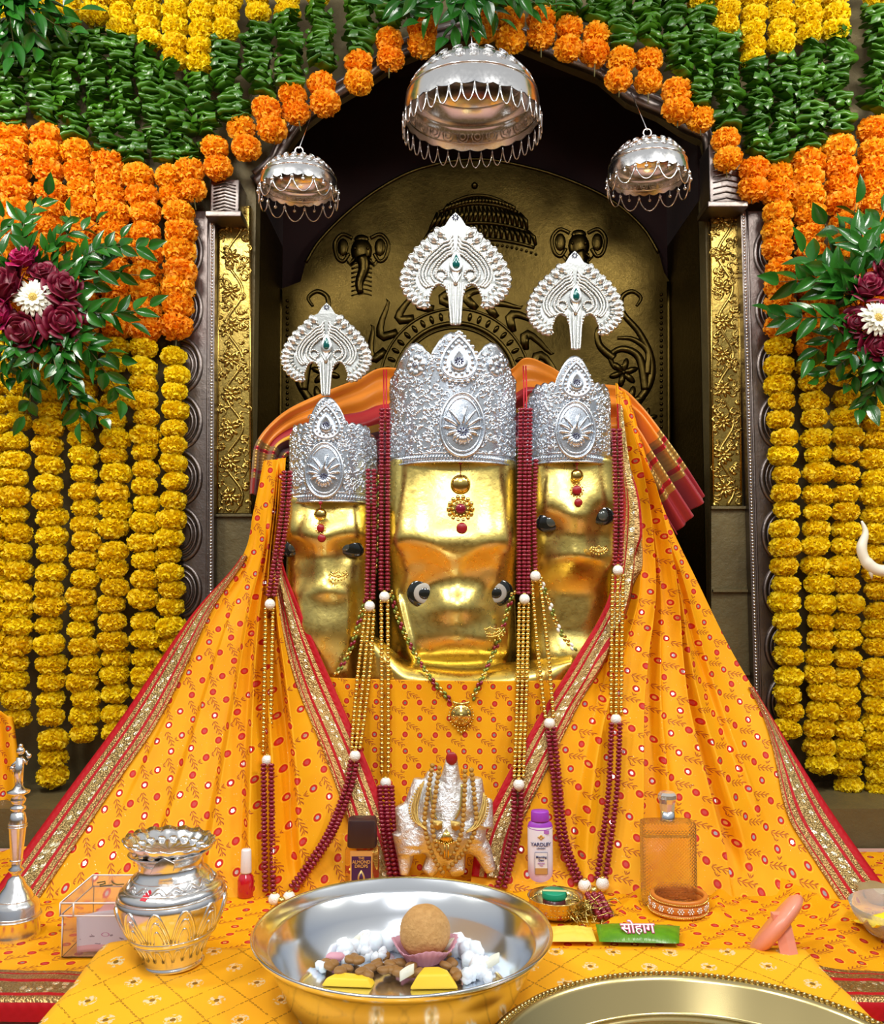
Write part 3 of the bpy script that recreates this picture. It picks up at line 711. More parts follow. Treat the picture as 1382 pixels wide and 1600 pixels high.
def hemf(u, v):
    x = -1.3+2.6*v; y0 = 1.212+.008*noise.noise(Vector((x*5, 0, 3))); s = u*.105
    wob = .004*noise.noise(Vector((x*14, 1, 3)))
    if s < .02: return Vector((x, y0, -.022+s+.001))
    y = y0+(s-.02); return Vector((x, y, altz(x, y)+.0025+wob*.6))
m = MB(); m.grid(hemf, 14, 160, uvf=lambda u, v, p: (u, p.x)); m.build('lace_hem', M['border'], alt)

# front table and its yellow cloth
TX0, TX1, TY0, TY1, TZ = -.478, .512, .62, 1.31, .03
t = thing('low_table', (0, 1.0, ST), 'low wooden table under the embroidered yellow cloth', 'table')
MB().box((TX0+.004, TY0, TZ-.03), (TX1-.004, TY1-.004, TZ-.004)).build('tabletop', M['wood'], t)
for x in (TX0+.01, TX1-.05):
    for y in (TY0+.01, TY1-.05): MB().box((x, y, ST), (x+.04, y+.04, TZ-.03)).build('leg', M['wood'], t)
def tablecloth_mat():
    t = MT('embroidered_yellow_cloth', rough=.6); x, y, _ = t.xyz(t.coord('UV')); a = x+y; b = x-y
    base = t.mix(t.noise(t.coord('UV'), .7, 3), (.93, .40, .004), (.92, .47, .006))
    def dots(p, q):
        e_ = (p.fr()-.5).ab()*(-1)+.5; k = (q*9).fr()-.5; return hyp(e_*1.0, k*.055).lt(.022)*(hyp(e_, k*.055).gt(.009))*t.rand(t.comb((q*9).fl(), p.fl(), 2)).gt(.18)
    dt = (dots(a, b)+dots(b, a)).mn(1); la, lb = a.fr()-.5, b.fr()-.5; r = hyp(la+lb, (la-lb)*1.0)
    petal = r.lt(.27)*t.noise(t.coord('UV'), 16, 3).gt(.50)*r.gt(.06)
    col = t.mix(petal, base, (.93, .80, .50)); core = r.lt(.085); col = t.mix(core, col, (.36, .20, .02)); col = t.mix(dt, col, (.33, .16, .012))
    spk = t.voro(t.coord('UV'), 14).lt(.06)*r.lt(.3); col = t.mix(spk, col, (1, .95, .8))
    t.set('Base Color', col); t.set('Metallic', (dt*.5+core*.5+petal*.35+spk).mn(1)); t.set('Roughness', .6-(petal+dt+core).mn(1)*.2)
    t.bump(t.noise(t.coord('UV'), 50, 2)*.3+petal+dt, .35, .001); return t.m
M['tcloth'] = tablecloth_mat()
def tcf(u, v):
    x = -.60+1.2*u; y = .60+.735*v; z = TZ+.0022*(1+noise.noise(Vector((x*8, y*8, 9))))
    lx = max(TX0-x, x-TX1, 0); ly = max(y-TY1, 0)
    wrk = .004*noise.noise(Vector((x*30, y*14, 2)))
    if lx > 0: z -= min(lx*1.0, .055); x = (TX0-lx*.35) if x < TX0 else (TX1+lx*.7)
    if ly > 0: z -= ly*1.6; y = TY1+ly*.3
    hump = .012*gauss(x, y, TX0+.05, TY1-.01, .07, .06)
    return Vector((x, y, z+hump+(wrk if lx > 0 else 0)))
m = MB(); m.grid(tcf, 110, 80, uvf=lambda u, v, p: ((-.6+1.2*u)/.08, (.6+.735*v)/.096)); o = m.build('embroidered_tablecloth', M['tcloth'], solid=.0012); TCB = m.bvh()
tag(o, 'yellow tablecloth embroidered with gold motifs in a diamond grid on the front table', 'tablecloth')

# ------------------------------------------------------------------ idols
BV = []
def idol(name, yc, cx, hwf, y0, y1, dn, dep, g, label, loc):
    t = thing(name, loc, label, 'idol'); m = MB(); nu, nv = 150, 130
    def f(u, v):
        a = (u-.5)*2*PI; s_, c_ = sin(a), cos(a); ex = .68
        sx = math.copysign(abs(s_)**ex, s_); cy = math.copysign(abs(c_)**ex, c_)
        y = y0+(y1-y0)*v; hid = 1-sstep(yc-22, yc-4, y); hw = hwf(y)*(1-.13*hid); px = cx(y)+hw*sx; p = P(px, y, dn); p.y += .028*hid; fr = sstep(.0, .2, cy)
        p.y += dep*(1-cy)-(g(px, y)*fr if fr > 0 else 0); return p
    m.grid(f, nu, nv, cu=True); top = [i for i in range(nu)]; m.f.append(tuple(top)); m.mi.append(0)
    m.build('gold_face', M['gold'], t); BV.append(m.bvh()); return t
def g_center(x, y):
    brow = 872+22*gauss(x, 0, 714, 0, 34, 1)-8*gauss(x, 0, 640, 0, 30, 1)
    g = .036*(1-sstep(brow-30, brow+36, y))*(.25+.75*sstep(722, 850, y))+.010*gauss(0, y, 0, 848, 1, 30)
    g += .046*gauss(x, y, 714, 948, 44, 40)+.030*gauss(x, y, 722, 1000, 58, 26)+.012*gauss(x, y, 770, 905, 26, 20)+.010*gauss(x, y, 650, 895, 30, 18)
    g -= .010*gauss(x, y, 660, 927, 26, 24)+.010*gauss(x, y, 779, 926, 26, 24)
    if y > 915:
        xe = 613+(y-925)*.22+((y-925)/130)**2*6; e = 1-sstep(xe-12, xe+3, x); k = sstep(915, 945, y)
        g -= .022*e*k; g += .012*gauss(x, 0, xe+6, 0, 6, 1)*k
        xr_ = 806-(y-925)*.06; g -= .03*sstep(xr_-6, xr_+6, x)*k
    g -= .016*sstep(1018, 1038, y)*(1-sstep(640, 600, x))
    return g
ic = idol('gold_idol', 722, lambda y: 708, lambda y: 103+4*sstep(900, 1060, y), 640, 1120, 1.80, .10, g_center, 'large central gold-clad idol face with round eyes', P(708, 1120, 1.85))
m = MB()
def chestf(u, v):
    a = (u-.5)*2; px = 732+165*a; b = v*PI; lip = 1042-16*abs(a)**1.5-34*sstep(-.55, -.95, a)
    y = lip+78*v; return P(px, y, 1.80)+Vector((0, -.040*sin(min(b*1.5, PI/2))*(1-abs(a)**3)+.03*(1-sstep(0, .12, v)), 0))
m.grid(chestf, 60, 30); m.build('gold_chest', M['gold'], ic, solid=.002); BV.append(m.bvh())
def g_left(x, y):
    g = .024*(1-sstep(835, 875, y))*(.3+.7*sstep(784, 835, y))+.018*gauss(x, y, 505, 875, 22, 40)+.014*gauss(x, y, 520, 915, 30, 22)+.022*gauss(x, y, 500, 985, 60, 60)
    g -= .012*gauss(x, y, 452, 857, 24, 18)+.012*gauss(x, y, 549, 856, 24, 16)
    g += .010*sstep(560, 545, x)*sstep(900, 930, y)*(1 if x < 560 else 0)
    return g
il = idol('gold_idol', 784, lambda y: 510+8*sstep(900, 1060, y), lambda y: 71, 700, 1120, 1.83, .085, g_left, 'smaller gold-clad idol face on the left of the large one, with black almond eyes', P(510, 1120, 1.87))
def g_right(x, y):
    g = .024*(1-sstep(800, 840, y))*(.3+.7*sstep(722, 800, y))+.020*gauss(x, y, 898, 838, 24, 36)+.014*gauss(x, y, 905, 872, 34, 18)
    g -= .012*gauss(x, y, 857, 816, 24, 18)+.012*gauss(x, y, 942, 806, 24, 18)
    g -= .034*sstep(865, 935, y); g += .014*sstep(985, 1030, y)
    return g
ir = idol('gold_idol', 722, lambda y: 901, lambda y: 71, 640, 1120, 1.82, .085, g_right, 'smaller gold-clad idol face on the right of the large one, with black almond eyes', P(901, 1120, 1.86))
CAMV = Vector((0, 0, CAMZ))
def ray(px, py, bl):
    D = P(px, py, 1)-CAMV; D.normalize(); best = None
    for b in bl:
        h = b.ray_cast(CAMV, D)
        if h[0] is not None and (best is None or h[3] < best[1]): best = (h[0], h[3], h[1] if h[1].dot(D) < 0 else -h[1])
    return best, D
def eye(par, px, py, rx, ry, bl, kind, rot=0, look=(0, 0)):
    h, D = ray(px, py, bl); c = h[0]-D*.0015; k = px2(1, c.y); Y = Vector((0, 1, 0)); X = Vector((cos(rot), 0, sin(rot))); Z = Vector((-sin(rot), 0, cos(rot)))
    m = MB(); m.ball(c, 1, 24, 14, (X, Y, Z), (rx*k, .0055, ry*k)); e_ = m.build('eye', M['black'], par)
    c2 = c+X*look[0]*k+Z*look[1]*k
    if kind:
        MB().ball(c2+Vector((0, -.0044, 0)), 1, 20, 12, (X, Y, Z), (rx*k*.72, .0042, ry*k*.74)).build('iris', M['eyewhite'], e_)
        MB().ball(c2+Vector((0, -.0072, 0)), 1, 16, 10, (X, Y, Z), (rx*k*.40, .0028, ry*k*.42)).build('pupil', M['black'], e_)
    else:
        MB().ball(c2+Vector((0, -.0035, 0)), 1, 16, 10, (X, Y, Z), (ry*k*.55, .0035, ry*k*.55)).build('pupil', M['darkgrey'], e_)
M['darkgrey'] = MT('dark_grey_glass', (.06, .07, .06), .05, 0, Coat_Weight=1).m
eye(ic, 660, 927, 24, 22, [BV[0]], 1, -.05, (4, 0)); eye(ic, 779, 926, 24, 21, [BV[0]], 1, .1, (-4, 0))
eye(il, 455, 857, 16, 13, [BV[2]], 0, .45, (2, 0)); eye(il, 548, 856, 22, 14, [BV[2]], 0, -.35, (-8, -1))
eye(ir, 857, 816, 20, 16, [BV[3]], 0, .2, (4, 0)); eye(ir, 942, 806, 19, 15, [BV[3]], 0, -.05, (0, 0))

# ------------------------------------------------------------------ veils and drapes
def S(rows, fold, edge=.05):
    def f(u, v):
        r = cr(rows, v); a = Vector(r[:3]); b = Vector(r[3:]); p = a.lerp(b, u)
        ff = fold(u, v)*sstep(0, edge, u)*sstep(0, edge, 1-u); return p+Vector((ff*.25, -ff, 0))
    return f
def rows(L): 
    out = []
    for l in L:
        a = P(*l[0]) if len(l[0]) == 3 else G(*l[0], .004); b = P(*l[1]) if len(l[1]) == 3 else G(*l[1], .004); out.append(tuple(a)+tuple(b))
    return out
def pleats(defs, base):
    """overlapping pleats (u at the fold, width of its back slope, height, v start, v end, drift of u with v); the fold edge rises steeply"""
    def f(u, v):
        s = base*(sin(u*11+v*2)+.6*sin(u*23-v*3))
        for c, wd, h, v0, v1, dr in defs:
            cc = c+dr*v+.006*sin(v*9+c*20); k = sstep(v0, v0+.15, v)*(1-sstep(v1-.15, v1+.001, v)); x = u-cc
            sg = 1 if wd > 0 else -1; x *= sg; W = abs(wd)
            if x > -.014: s += h*k*sstep(-.014, .006, x)*max(0, 1-max(x, 0)/W)**1.3
        return s
    return f
def veil(name, rws, fold, label, rot, borders, loc):
    t = thing(name, loc, label, 'veil'); f = S(rws, fold); m = MB(); nu, nv = 300, 170
    tab = {}; ca, sa = cos(rot), sin(rot)
    pts = [[f(i/nu, j/nv) for i in range(nu+1)] for j in range(nv+1)]
    # arc lengths give the print its true size
    VL = [0]*(nu+1); vs = []; uv = []; fs = []
    for j in range(nv+1):
        U = 0; mid = nu//2
        Us = [0]*(nu+1)
        for i in range(1, nu+1): Us[i] = Us[i-1]+math.hypot(pts[j][i].x-pts[j][i-1].x, .6*(pts[j][i].y-pts[j][i-1].y))
        for i in range(nu+1):
            if j: VL[i] += math.hypot((pts[j][i]-pts[j-1][i]).z, (pts[j][i]-pts[j-1][i]).y)
            X = pts[j][i].x; Y = -pts[j][i].z*1.04; vs.append(pts[j][i]); uv.append(((X*ca+Y*sa)/CELL, (-X*sa+Y*ca)/CELL))
    for j in range(nv):
        for i in range(nu): a = j*(nu+1)+i; fs.append((a, a+1, a+nu+2, a+nu+1))
    m.add(vs, fs, uv); m.build('printed_cloth', M['chunri'], t); BV.append(m.bvh())
    for side, wfn, v0, v1 in borders:
        n = 200; bv = []; buv = []; bf = []; K = 12; acc = 0; last = None
        for j in range(n+1):
            v = v0+(v1-v0)*j/n; r = cr(rws, v); L = (Vector(r[3:])-Vector(r[:3])).length; wd = wfn((v-v0)/(v1-v0))
            e0 = f(0 if side == 0 else 1, v)
            if last is not None: acc += (e0-last).length
            last = e0
            for i in range(K+1):
                u = min(wd*i/K/L, 1); u = u if side == 0 else 1-u; p = f(u, v)+Vector((0, -.004-.0015*sin(i/K*PI), 0)); bv.append(p); buv.append((i/K, acc))
        for j in range(n):
            for i in range(K): a = j*(K+1)+i; bf.append((a, a+1, a+K+2, a+K+1))
        b = MB(); b.add(bv, bf, buv); b.build('lace_border', M['border'], t, solid=.003); BV.append(b.bvh())
    return t
lv = rows([((412, 720, 1.93), (447, 715, 1.88)), ((396, 800, 1.93), (442, 800, 1.865)), ((377, 872, 1.93), (440, 870, 1.85)), ((298, 965, 1.91), (472, 958, 1.815)), ((198, 1112, 1.84), (522, 1072, 1.785)),
           ((100, 1245, 1.74), (570, 1180, 1.735)), ((-2, 1385, 1.61), (608, 1282, 1.69)), ((-70, 1470, 1.50), (640, 1388, 1.63))])
fl = pleats([(.60, .12, .052, 0, 1, .02), (.68, .07, .044, 0, 1, .0), (.775, .10, .050, .0, 1, -.02), (.50, .14, .042, .12, 1, .03), (.36, .16, .022, .35, .95, .02), (.16, .14, .014, .2, .8, .1), (.87, .08, .020, .0, .55, .0)], .003)
veil('printed_veil', lv, fl, 'red-dotted yellow veil with lace borders flaring down from the left idol', .55,
     [(0, lambda s: .018+.075*sstep(0, .5, s), .28, 1), (1, lambda s: .03+.042*sstep(0, .45, s), .27, .97)], P(300, 1400, 1.7))
rv = rows([((962, 598, 1.93), (985, 622, 1.95)), ((966, 700, 1.90), (1012, 720, 1.95)), ((972, 800, 1.88), (1046, 815, 1.94)), ((952, 930, 1.835), (1092, 912, 1.93)), ((895, 1035, 1.785), (1140, 1010, 1.91)),
           ((845, 1115, 1.75), (1188, 1092, 1.86)), ((790, 1215, 1.705), (1268, 1222, 1.76)), ((748, 1305, 1.68), (1345, 1335, 1.67)), ((735, 1388, 1.63), (1430, 1450, 1.53))])
fr_ = pleats([(.13, .12, .022, .0, .6, .02), (.24, .12, .034, .1, 1, .03), (.40, -.12, .050, 0, 1, .01), (.47, .10, .036, .0, .98, .03), (.62, -.10, .055, .05, 1, -.01), (.66, .12, .040, .1, .97, .01), (.80, .12, .022, .2, .85, -.03)], .003)
veil('printed_veil', rv, fr_, 'red-dotted yellow veil with lace borders flaring down from the right idol', -.30,
     [(0, lambda s: .02+.05*sstep(0, .55, s), 0.05, .96), (1, lambda s: .012+.080*sstep(.05, .6, s), .60, 1)], P(1050, 1400, 1.7))
fp = rows([((505, 1058, 1.80), (905, 1062, 1.79)), ((515, 1120, 1.79), (900, 1120, 1.78)), ((530, 1230, 1.765), (880, 1230, 1.755)), ((560, 1350, 1.73), (850, 1350, 1.72)), ((560, 1374, 1.71), (850, 1374, 1.70))])
def ff(u, v): return .040*(1-(2*u-1)**2)*(1-.6*v)+.006*sin(u*9+v*3)*v
f = S(fp, ff); m = MB(); m.grid(f, 90, 70, uvf=lambda u, v, p: (p.x/CELL*1.2, -p.z/CELL*1.16)); o = m.build('printed_front_cloth', M['chunri'], solid=.0015); BV.append(m.bvh())
tag(o, 'printed yellow cloth panel below the central gold face, between the lace borders', 'cloth')
# scrap of the same print at the far left edge
lc = rows([((-30, 1100, 2.0), (20, 1120, 2.0)), ((-30, 1230, 1.97), (36, 1240, 1.97)), ((-30, 1330, 1.93), (42, 1325, 1.93))])
f = S(lc, lambda u, v: .01*sin(u*9)); m = MB(); m.grid(f, 20, 40, uvf=lambda u, v, p: (p.x/CELL, -p.z/CELL)); t = thing('printed_side_cloth', P(0, 1330, 1.93), 'small strip of printed yellow cloth behind the silver bell at the left edge', 'cloth')
m.build('cloth', M['chunri'], t, solid=.002)
m = MB(); m.grid(lambda u, v: f(v, .72+.28*(1-u))+Vector((0, -.004, 0)), 10, 20, uvf=lambda u, v, p: (u, p.x)); m.build('lace_border', M['border'], t)

def shawl_mat():
    t = MT('orange_maroon_silk', rough=.38, Sheen_Weight=.3); u, v, _ = t.xyz(t.coord('UV')); nz = t.noise(t.coord('UV'), 3, 2)
    org, red, mar, gld, yel = (.86, .26, .008), (.45, .012, .02), (.12, .004, .022), (.50, .30, .07), (.85, .45, .02)
    a = t.ramp(u, [(0, org), (.34, red), (.52, yel), (.58, mar), (.9, red)], True)      # left and middle: folded so the lining shows
    b = t.ramp(u, [(0, org), (.80, (.80, .45, .15)), (.84, (.30, .03, .015))], True)
    col = t.mix(v.gt(.70), a, b)
    col = t.mix(v.lt(.045), col, (.30, .02, .02)); col = t.mix(v.gt(.045)*v.lt(.13), col, gld); col = t.mix(v.gt(.058)*v.lt(.066), col, red); col = t.mix(v.gt(.108)*v.lt(.116), col, red)
    col = t.mix(v.gt(.868)*v.lt(.94), col, gld); col = t.mix(v.gt(.88)*v.lt(.888), col, red); col = t.mix(v.gt(.92)*v.lt(.928), col, red); col = t.mix(v.gt(.94), col, (.33, .014, .022))
    g = (v.gt(.045)*v.lt(.13)+v.gt(.868)*v.lt(.94)).mn(1)
    t.set('Base Color', col); t.set('Metallic', g*.6); t.bump((v*900).sn()*g+(u*60).sn()*.4*g+nz*.6, .3, .001); t.trans(col, .15); return t.m
M['shawl'] = shawl_mat()
sh = rows([((391, 772, 1.955), (432, 778, 1.95)), ((394, 735, 1.95), (440, 742, 1.94)), ((402, 690, 1.95), (450, 712, 1.93)), ((442, 646, 1.965), (468, 715, 1.94)), ((500, 616, 1.99), (520, 720, 2.0)), ((560, 592, 2.02), (570, 740, 2.03)),
           ((606, 574, 2.05), (608, 740, 2.06)), ((700, 590, 2.08), (700, 720, 2.08)), ((790, 580, 2.08), (790, 700, 2.08)), ((822, 559, 2.05), (822, 700, 2.06)), ((858, 571, 2.03), (850, 700, 2.03)),
           ((905, 598, 2.02), (900, 700, 2.02)), ((966, 604, 1.99), (955, 700, 1.99)), ((1000, 632, 1.965), (975, 680, 1.97)), ((1035, 676, 1.955), (1004, 735, 1.96)), ((1072, 728, 1.95), (1032, 790, 1.955)), ((1102, 775, 1.945), (1058, 836, 1.95))])
def shf(u, v): return .012*sin(u*13+v*6)*sstep(.0, .1, u)+.010*sin(u*22+v*9)
f = S(sh, shf, .08); m = MB(); m.grid(f, 60, 240); o = m.build('silk_shawl', M['shawl'], solid=.003)
tag(o, 'orange and maroon silk shawl with brocade ends behind the three silver crowns', 'shawl')

# ------------------------------------------------------------------ crowns
def tear2(t, wd, h): return wd*1.25*sin(t)*abs(sin(t/2))**.8, h*cos(t)*(1 if cos(t) < 0 else 1.15)
def tearplate(mb, c, X, Y, Z, wd, h, prof, n=28):
    """stack of teardrop outlines: (scale, height)"""
    vs = []
    for s_, hh in prof:
        for i in range(n):
            x, y = tear2(2*PI*(i+.5)/n, wd*s_, h*s_); vs.append(c+X*x+Y*y+Z*hh)
    fs = []
    for j in range(len(prof)-1):
        for i in range(n): fs.append((j*n+i, j*n+(i+1) % n, (j+1)*n+(i+1) % n, (j+1)*n+i))
    fs.append(tuple((len(prof)-1)*n+i for i in range(n))); mb.add(vs, fs)
def medallion(par, c, X, Y, Z, r, lower, flower, nm='medallion'):
    m = MB()
    if lower:     # tall oval with a double ring round a fan of petals
        E2 = lambda t, s_, h: c+X*r*s_*sin(t)*(1-.10*cos(t))+Y*r*1.45*s_*cos(t)+Z*h
        vs = []; n = 36; pr = [(1.06, -.005), (1.04, .002), (.9, .003), (.0, .004)]
        for s_, h in pr:
            for i in range(n): vs.append(E2(2*PI*i/n, s_, h))
        m.add(vs, [(j*n+i, j*n+(i+1) % n, (j+1)*n+(i+1) % n, (j+1)*n+i) for j in range(3) for i in range(n)])
        for s_, tw in ((1.02, .085), (.86, .05)): m.tube([E2(t, s_, .003) for t in np.linspace(0, 2*PI, 41)[:-1]], r*tw, 6, closed=True)
        cc = c-Y*r*.35
        for i in range(17):
            a = -PI*.5+2*PI*(i+.5)/17; up = max(sin(a), -.4); L = r*(.62+.55*max(up, 0)-.12*(up < 0))
            d_ = X*cos(a)+Y*sin(a); sd = Z.cross(d_)*(1 if cos(a) > 0 else -1)
            m.tube([cc+d_*L*u-sd*r*.16*u*u+Z*(.0062+.003*sin(u*PI)) for u in np.linspace(.3, 1, 7)], [r*(.04+.07*sin(u*2.6)) for u in np.linspace(0, 1, 7)], 6)
            m.ball(cc+d_*L*1.0-sd*r*.2+Z*.007, r*.06, 6, 4)
    else:
        cc = c-Y*r*.1
        tearplate(m, c, X, Y, Z, r*.95, r*1.12, [(1, -.006), (1, .003), (.93, .005), (.86, .0035), (.0, .003)])
        for i in range(26):
            t_ = 2*PI*(i+.5)/26; x, y = tear2(t_, r*1.0, r*1.14); m.ball(c+X*x+Y*y+Z*.002, r*.115, 7, 5)
        m.tube([c+X*tear2(t, r*.84, r*.95)[0]+Y*tear2(t, r*.84, r*.95)[1]+Z*.005 for t in np.linspace(0, 2*PI, 33)[:-1]], r*.035, 5, closed=True)
        for i in range(18):
            x, y = tear2(2*PI*(i+.5)/18, r*.66, r*.74); m.ball(c+X*x+Y*y+Z*.004, r*.09, 6, 5, sc=(1, .6, 1.4))
    if not flower or not lower: tearplate(m, cc+Y*r*.05, X, Y, Z, r*.42, r*.55, [(1, .002), (1, .008), (.85, .011), (.55, .009)])
    else: m.ball(cc+Z*.004, r*.22, 10, 6, (X, Y, Z), (1, 1, .4))
    o = m.build(nm, M['crown'], par)
    s = MB(); cc = cc-Y*r*.05+Z*.011; q = 1.25 if lower and flower else 1.0; s.ball(cc, r*.05, 6, 5, (X, Y, Z), (1, 1, .4))
    for i in range(9):
        a = 2*PI*i/9; dv = X*cos(a)+Y*sin(a); s.ball(cc+dv*r*.15*q, r*.075*q, 6, 4, (dv, Z.cross(dv), Z), (1, .5, .4))
    s.build('inlaid_flower', M['darkstone'], o)
def crown(cx, hw, yb, ytopf, dn, dep, label, plume, med1, med2, flowers, seed, tilt=0):
    t = thing('silver_crown', P(cx, yb, dn), label, 'crown'); r = random.Random(seed); AM = 1.72
    def bp(a, y, off=0.0):
        p = P(cx+hw*sin(a)/1.0, y, dn); p.y += dep*(1-cos(a)); n = Vector((sin(a)*dep, -cos(a)*px2(hw, dn), 0)).normalized(); return p+n*off, n
    m = MB()
    def band(u, v, off):
        a = (u-.5)*2*AM; yt = ytopf(cx+hw*sin(a)*(1 if abs(a) < PI/2 else 1), a); return bp(a, yt+(yb-yt)*v, off+.004*sin(PI*min(max(v, 0), 1))*0)[0]
    m.grid(lambda u, v: band(u, v, 0), 140, 34); m.build('crown_band', M['crown'], t, solid=.003)
    BVc = m.bvh()
    m = MB()
    def inside(px, py): return (abs(px-cx) < 1) 
    area_ = 0; tries = 0; n = int(hw*4.2)
    meds = [(med1[0], med1[1], med1[2]*.95), (med2[0], med2[1], med2[2]*.95)]+[(a, b, c*.9) for a, b, c in flowers]
    def ok(a, y):
        px = cx+hw*sin(a)
        return all(math.hypot(px-mx_, (y-my)*(.66 if my == med2[1] else .9)) > mr for mx_, my, mr in meds) and y > ytopf(px, a)+6 and y < yb-16
    for k in range(int(n*1.5)):
        a = r.uniform(-1.45, 1.45); y = r.uniform(ytopf(cx+hw*sin(a), a), yb-14)
        if not ok(a, y): continue
        p, nn = bp(a, y, .001); X, Y, Z = frame(nn); th = r.random()*6.28; dv = X*cos(th)+Y*sin(th); L = r.uniform(.0045, .0075)
        q = [p+dv*L*(u-.5)*2+Z.cross(dv)*L*.8*(u-.5)**2*4*(1 if k % 2 else -1)+Z*.0015*sin(u*PI) for u in np.linspace(0, 1, 5)]
        m.tube(q, [.0006, .0018, .0026, .0022, .0008], 5)
    for k in range(int(n*1.0)):
        a = r.uniform(-1.4, 1.4); y = r.uniform(ytopf(cx+hw*sin(a), a), yb-14)
        if not ok(a, y): continue
        p, nn = bp(a, y, .002); X, Y, Z = frame(nn); R0 = r.uniform(.006, .0095); s_ = r.choice((-1, 1)); a0 = r.random()*6
        m.tube([p+(X*cos(a0+s_*u*5)+Y*sin(a0+s_*u*5))*R0*(1-.75*u) for u in np.linspace(0, 1, 12)], [.0013+.0013*u for u in np.linspace(0, 1, 12)], 5)
    m.build('scroll_relief', M['crown'], t)
    m = MB()
    for y, tw in ((yb-1, .0028), (yb-15, .0018)): m.tube([bp(a, y, .002)[0] for a in np.linspace(-1.6, 1.6, 60)], tw, 6)
    for k in range(int(hw*.62)):
        a = -1.5+3.0*k/(hw*.62); p, nn = bp(a, yb-8, .002); X, Y, Z = frame(nn); q = bp(a+.03, yb-8, .002)[0]
        m.tube([p-Y*.005-X*.001, q+Y*.005], .0019, 5)
    m.build('rope_rim', M['crown'], t)
    for (fx, fy, fr0) in flowers:
        a = math.asin((fx-cx)/hw); p, nn = bp(a, fy, .003); X, Y, Z = frame(nn); k = px2(fr0, dn); m = MB()
        m.lathe([(0, -.004), (k*.9, -.004), (k*.92, .0), (k*.8, .002), (0, .002)], 24, Matrix((X.to_4d(), Y.to_4d(), Z.to_4d(), (0, 0, 0, 1))).transposed().__class__(((X.x, Y.x, Z.x, p.x), (X.y, Y.y, Z.y, p.y), (X.z, Y.z, Z.z, p.z), (0, 0, 0, 1))))
        for i in range(8):
            b = PI*2*i/8; dv = X*cos(b)+Y*sin(b); m.ball(p+dv*k*.62, k*.36, 8, 6, (dv, Z.cross(dv), Z), (1, .85, .4)); 
        m.ball(p, k*.3, 10, 6, (X, Y, Z), (1, 1, .5)); o = m.build('rosette', M['crown'], t)
        s = MB()
        for i in range(8): b = PI*2*i/8; dv = X*cos(b)+Y*sin(b); s.ball(p+Z*.005+dv*k*.17, k*.08, 6, 4, (dv, Z.cross(dv), Z), (1, .5, .4))
        s.build('inlaid_flower', M['darkstone'], o)
    for k, (mx_, my, mr) in enumerate((med1, med2)):
        a = math.asin((mx_-cx)/hw); p, nn = bp(a, my, .004); X, Y, Z = frame(nn); medallion(t, p, X, Y, Z, px2(mr, dn), k == 1, hw > 90)
    # plume
    tx, ty, sc = plume; D = dn-.006; kk = px2(1, D)*sc
    half = [(0, 0), (9, 9), (17, 22), (32, 28), (48, 44), (65, 60), (78, 78), (87, 98), (89, 116), (83, 134), (72, 147), (60, 156), (50, 160), (42, 157), (45, 150), (41, 138), (36, 126), (27, 120), (17, 125), (12, 140), (9, 160), (7, 186)]
    out = half+[(-x, y) for x, y in reversed(half[1:])]
    o3 = P(tx, ty, D); V = lambda x, y, z=0: o3+Vector((x*kk, -z-.004*(1-(x/90)**2), -y*kk))
    m = MB(); bm_pts = [V(x, y) for x, y in out]; m.poly(bm_pts, (0, .003, 0)); me_o = m.build('plume', M['plumeplate'], t, smooth=False)
    m = MB()
    outer = half[3:12]; 
    for sg in (-1, 1):
        m = MB(); N = 13
        for i in range(N):
            u = i/(N-1); x, y = cr(outer, u); x1, y1 = cr(outer, min(u+.03, 1)); x0, y0_ = cr(outer, max(u-.03, 0)); tx_, ty_ = x1-x0, y1-y0_; L = math.hypot(tx_, ty_)
            nx, ny = ty_/L, -tx_/L; dv = Vector((sg*nx, 0, -ny)).normalized(); s_ = Vector((0, 1, 0)).cross(dv)
            c = V(sg*(x-nx*8), y-ny*8, .001)
            m.ball(c, 1, 10, 7, (dv, Vector((0, 1, 0)), s_), (kk*11, .0055, kk*7.6)); m.tube([c+dv*kk*(9*cos(q))+s_*kk*5.4*sin(q)+Vector((0, -.003-.001*cos(q), 0)) for q in np.linspace(.2, 6.1, 12)], kk*.9, 5); m.ball(c-dv*kk*1, 1, 8, 6, (dv, Vector((0, 1, 0)), s_), (kk*6, .0088, kk*3))
            c2 = V(sg*(x-nx*20), y-ny*20, .001); m.ball(c2, 1, 8, 6, (dv, Vector((0, 1, 0)), s_), (kk*5, .006, kk*2.6))
        for cxo, cyo in ((50, 156), (46, 148)): m.ball(V(sg*cxo, cyo, .002), kk*5, 8, 6)
        m.build('petal_lobes', M['pearlsilver'], me_o)
    m = MB()
    for sc_, oy, u1 in ((.66, 34, .9), (.60, 41, .9), (.54, 48, .9), (.44, 56, .95), (.36, 62, 1)):
        N = int(30*sc_/.5)
        for sg in (-1, 1):
            for i in range(N):
                x, y = cr(half[1:12], i/(N-1)*u1); m.ball(V(sg*x*sc_, oy+y*sc_*.93, .002), kk*2.5, 6, 4)
    for i in range(34):
        y = 118+i*2.0; wv = 13-5*(i/34)
        for sg in (-1, 1):
            m.ball(V(sg*(wv-1), y, .002), kk*2.3, 6, 4)
            if i % 1 == 0: m.ball(V(sg*(wv-1)*.4, y, .002), kk*2.3, 6, 4)
    for sg in (-1, 1):
        for i in range(18):
            x, y = cr(half[13:20], i/17); m.ball(V(sg*x, y-2, .002), kk*2.3, 6, 4)
        for j in range(12): a = j*.5; m.ball(V(sg*(24+9*cos(a)), 103+8*sin(a), .001), kk*2.6, 6, 4)
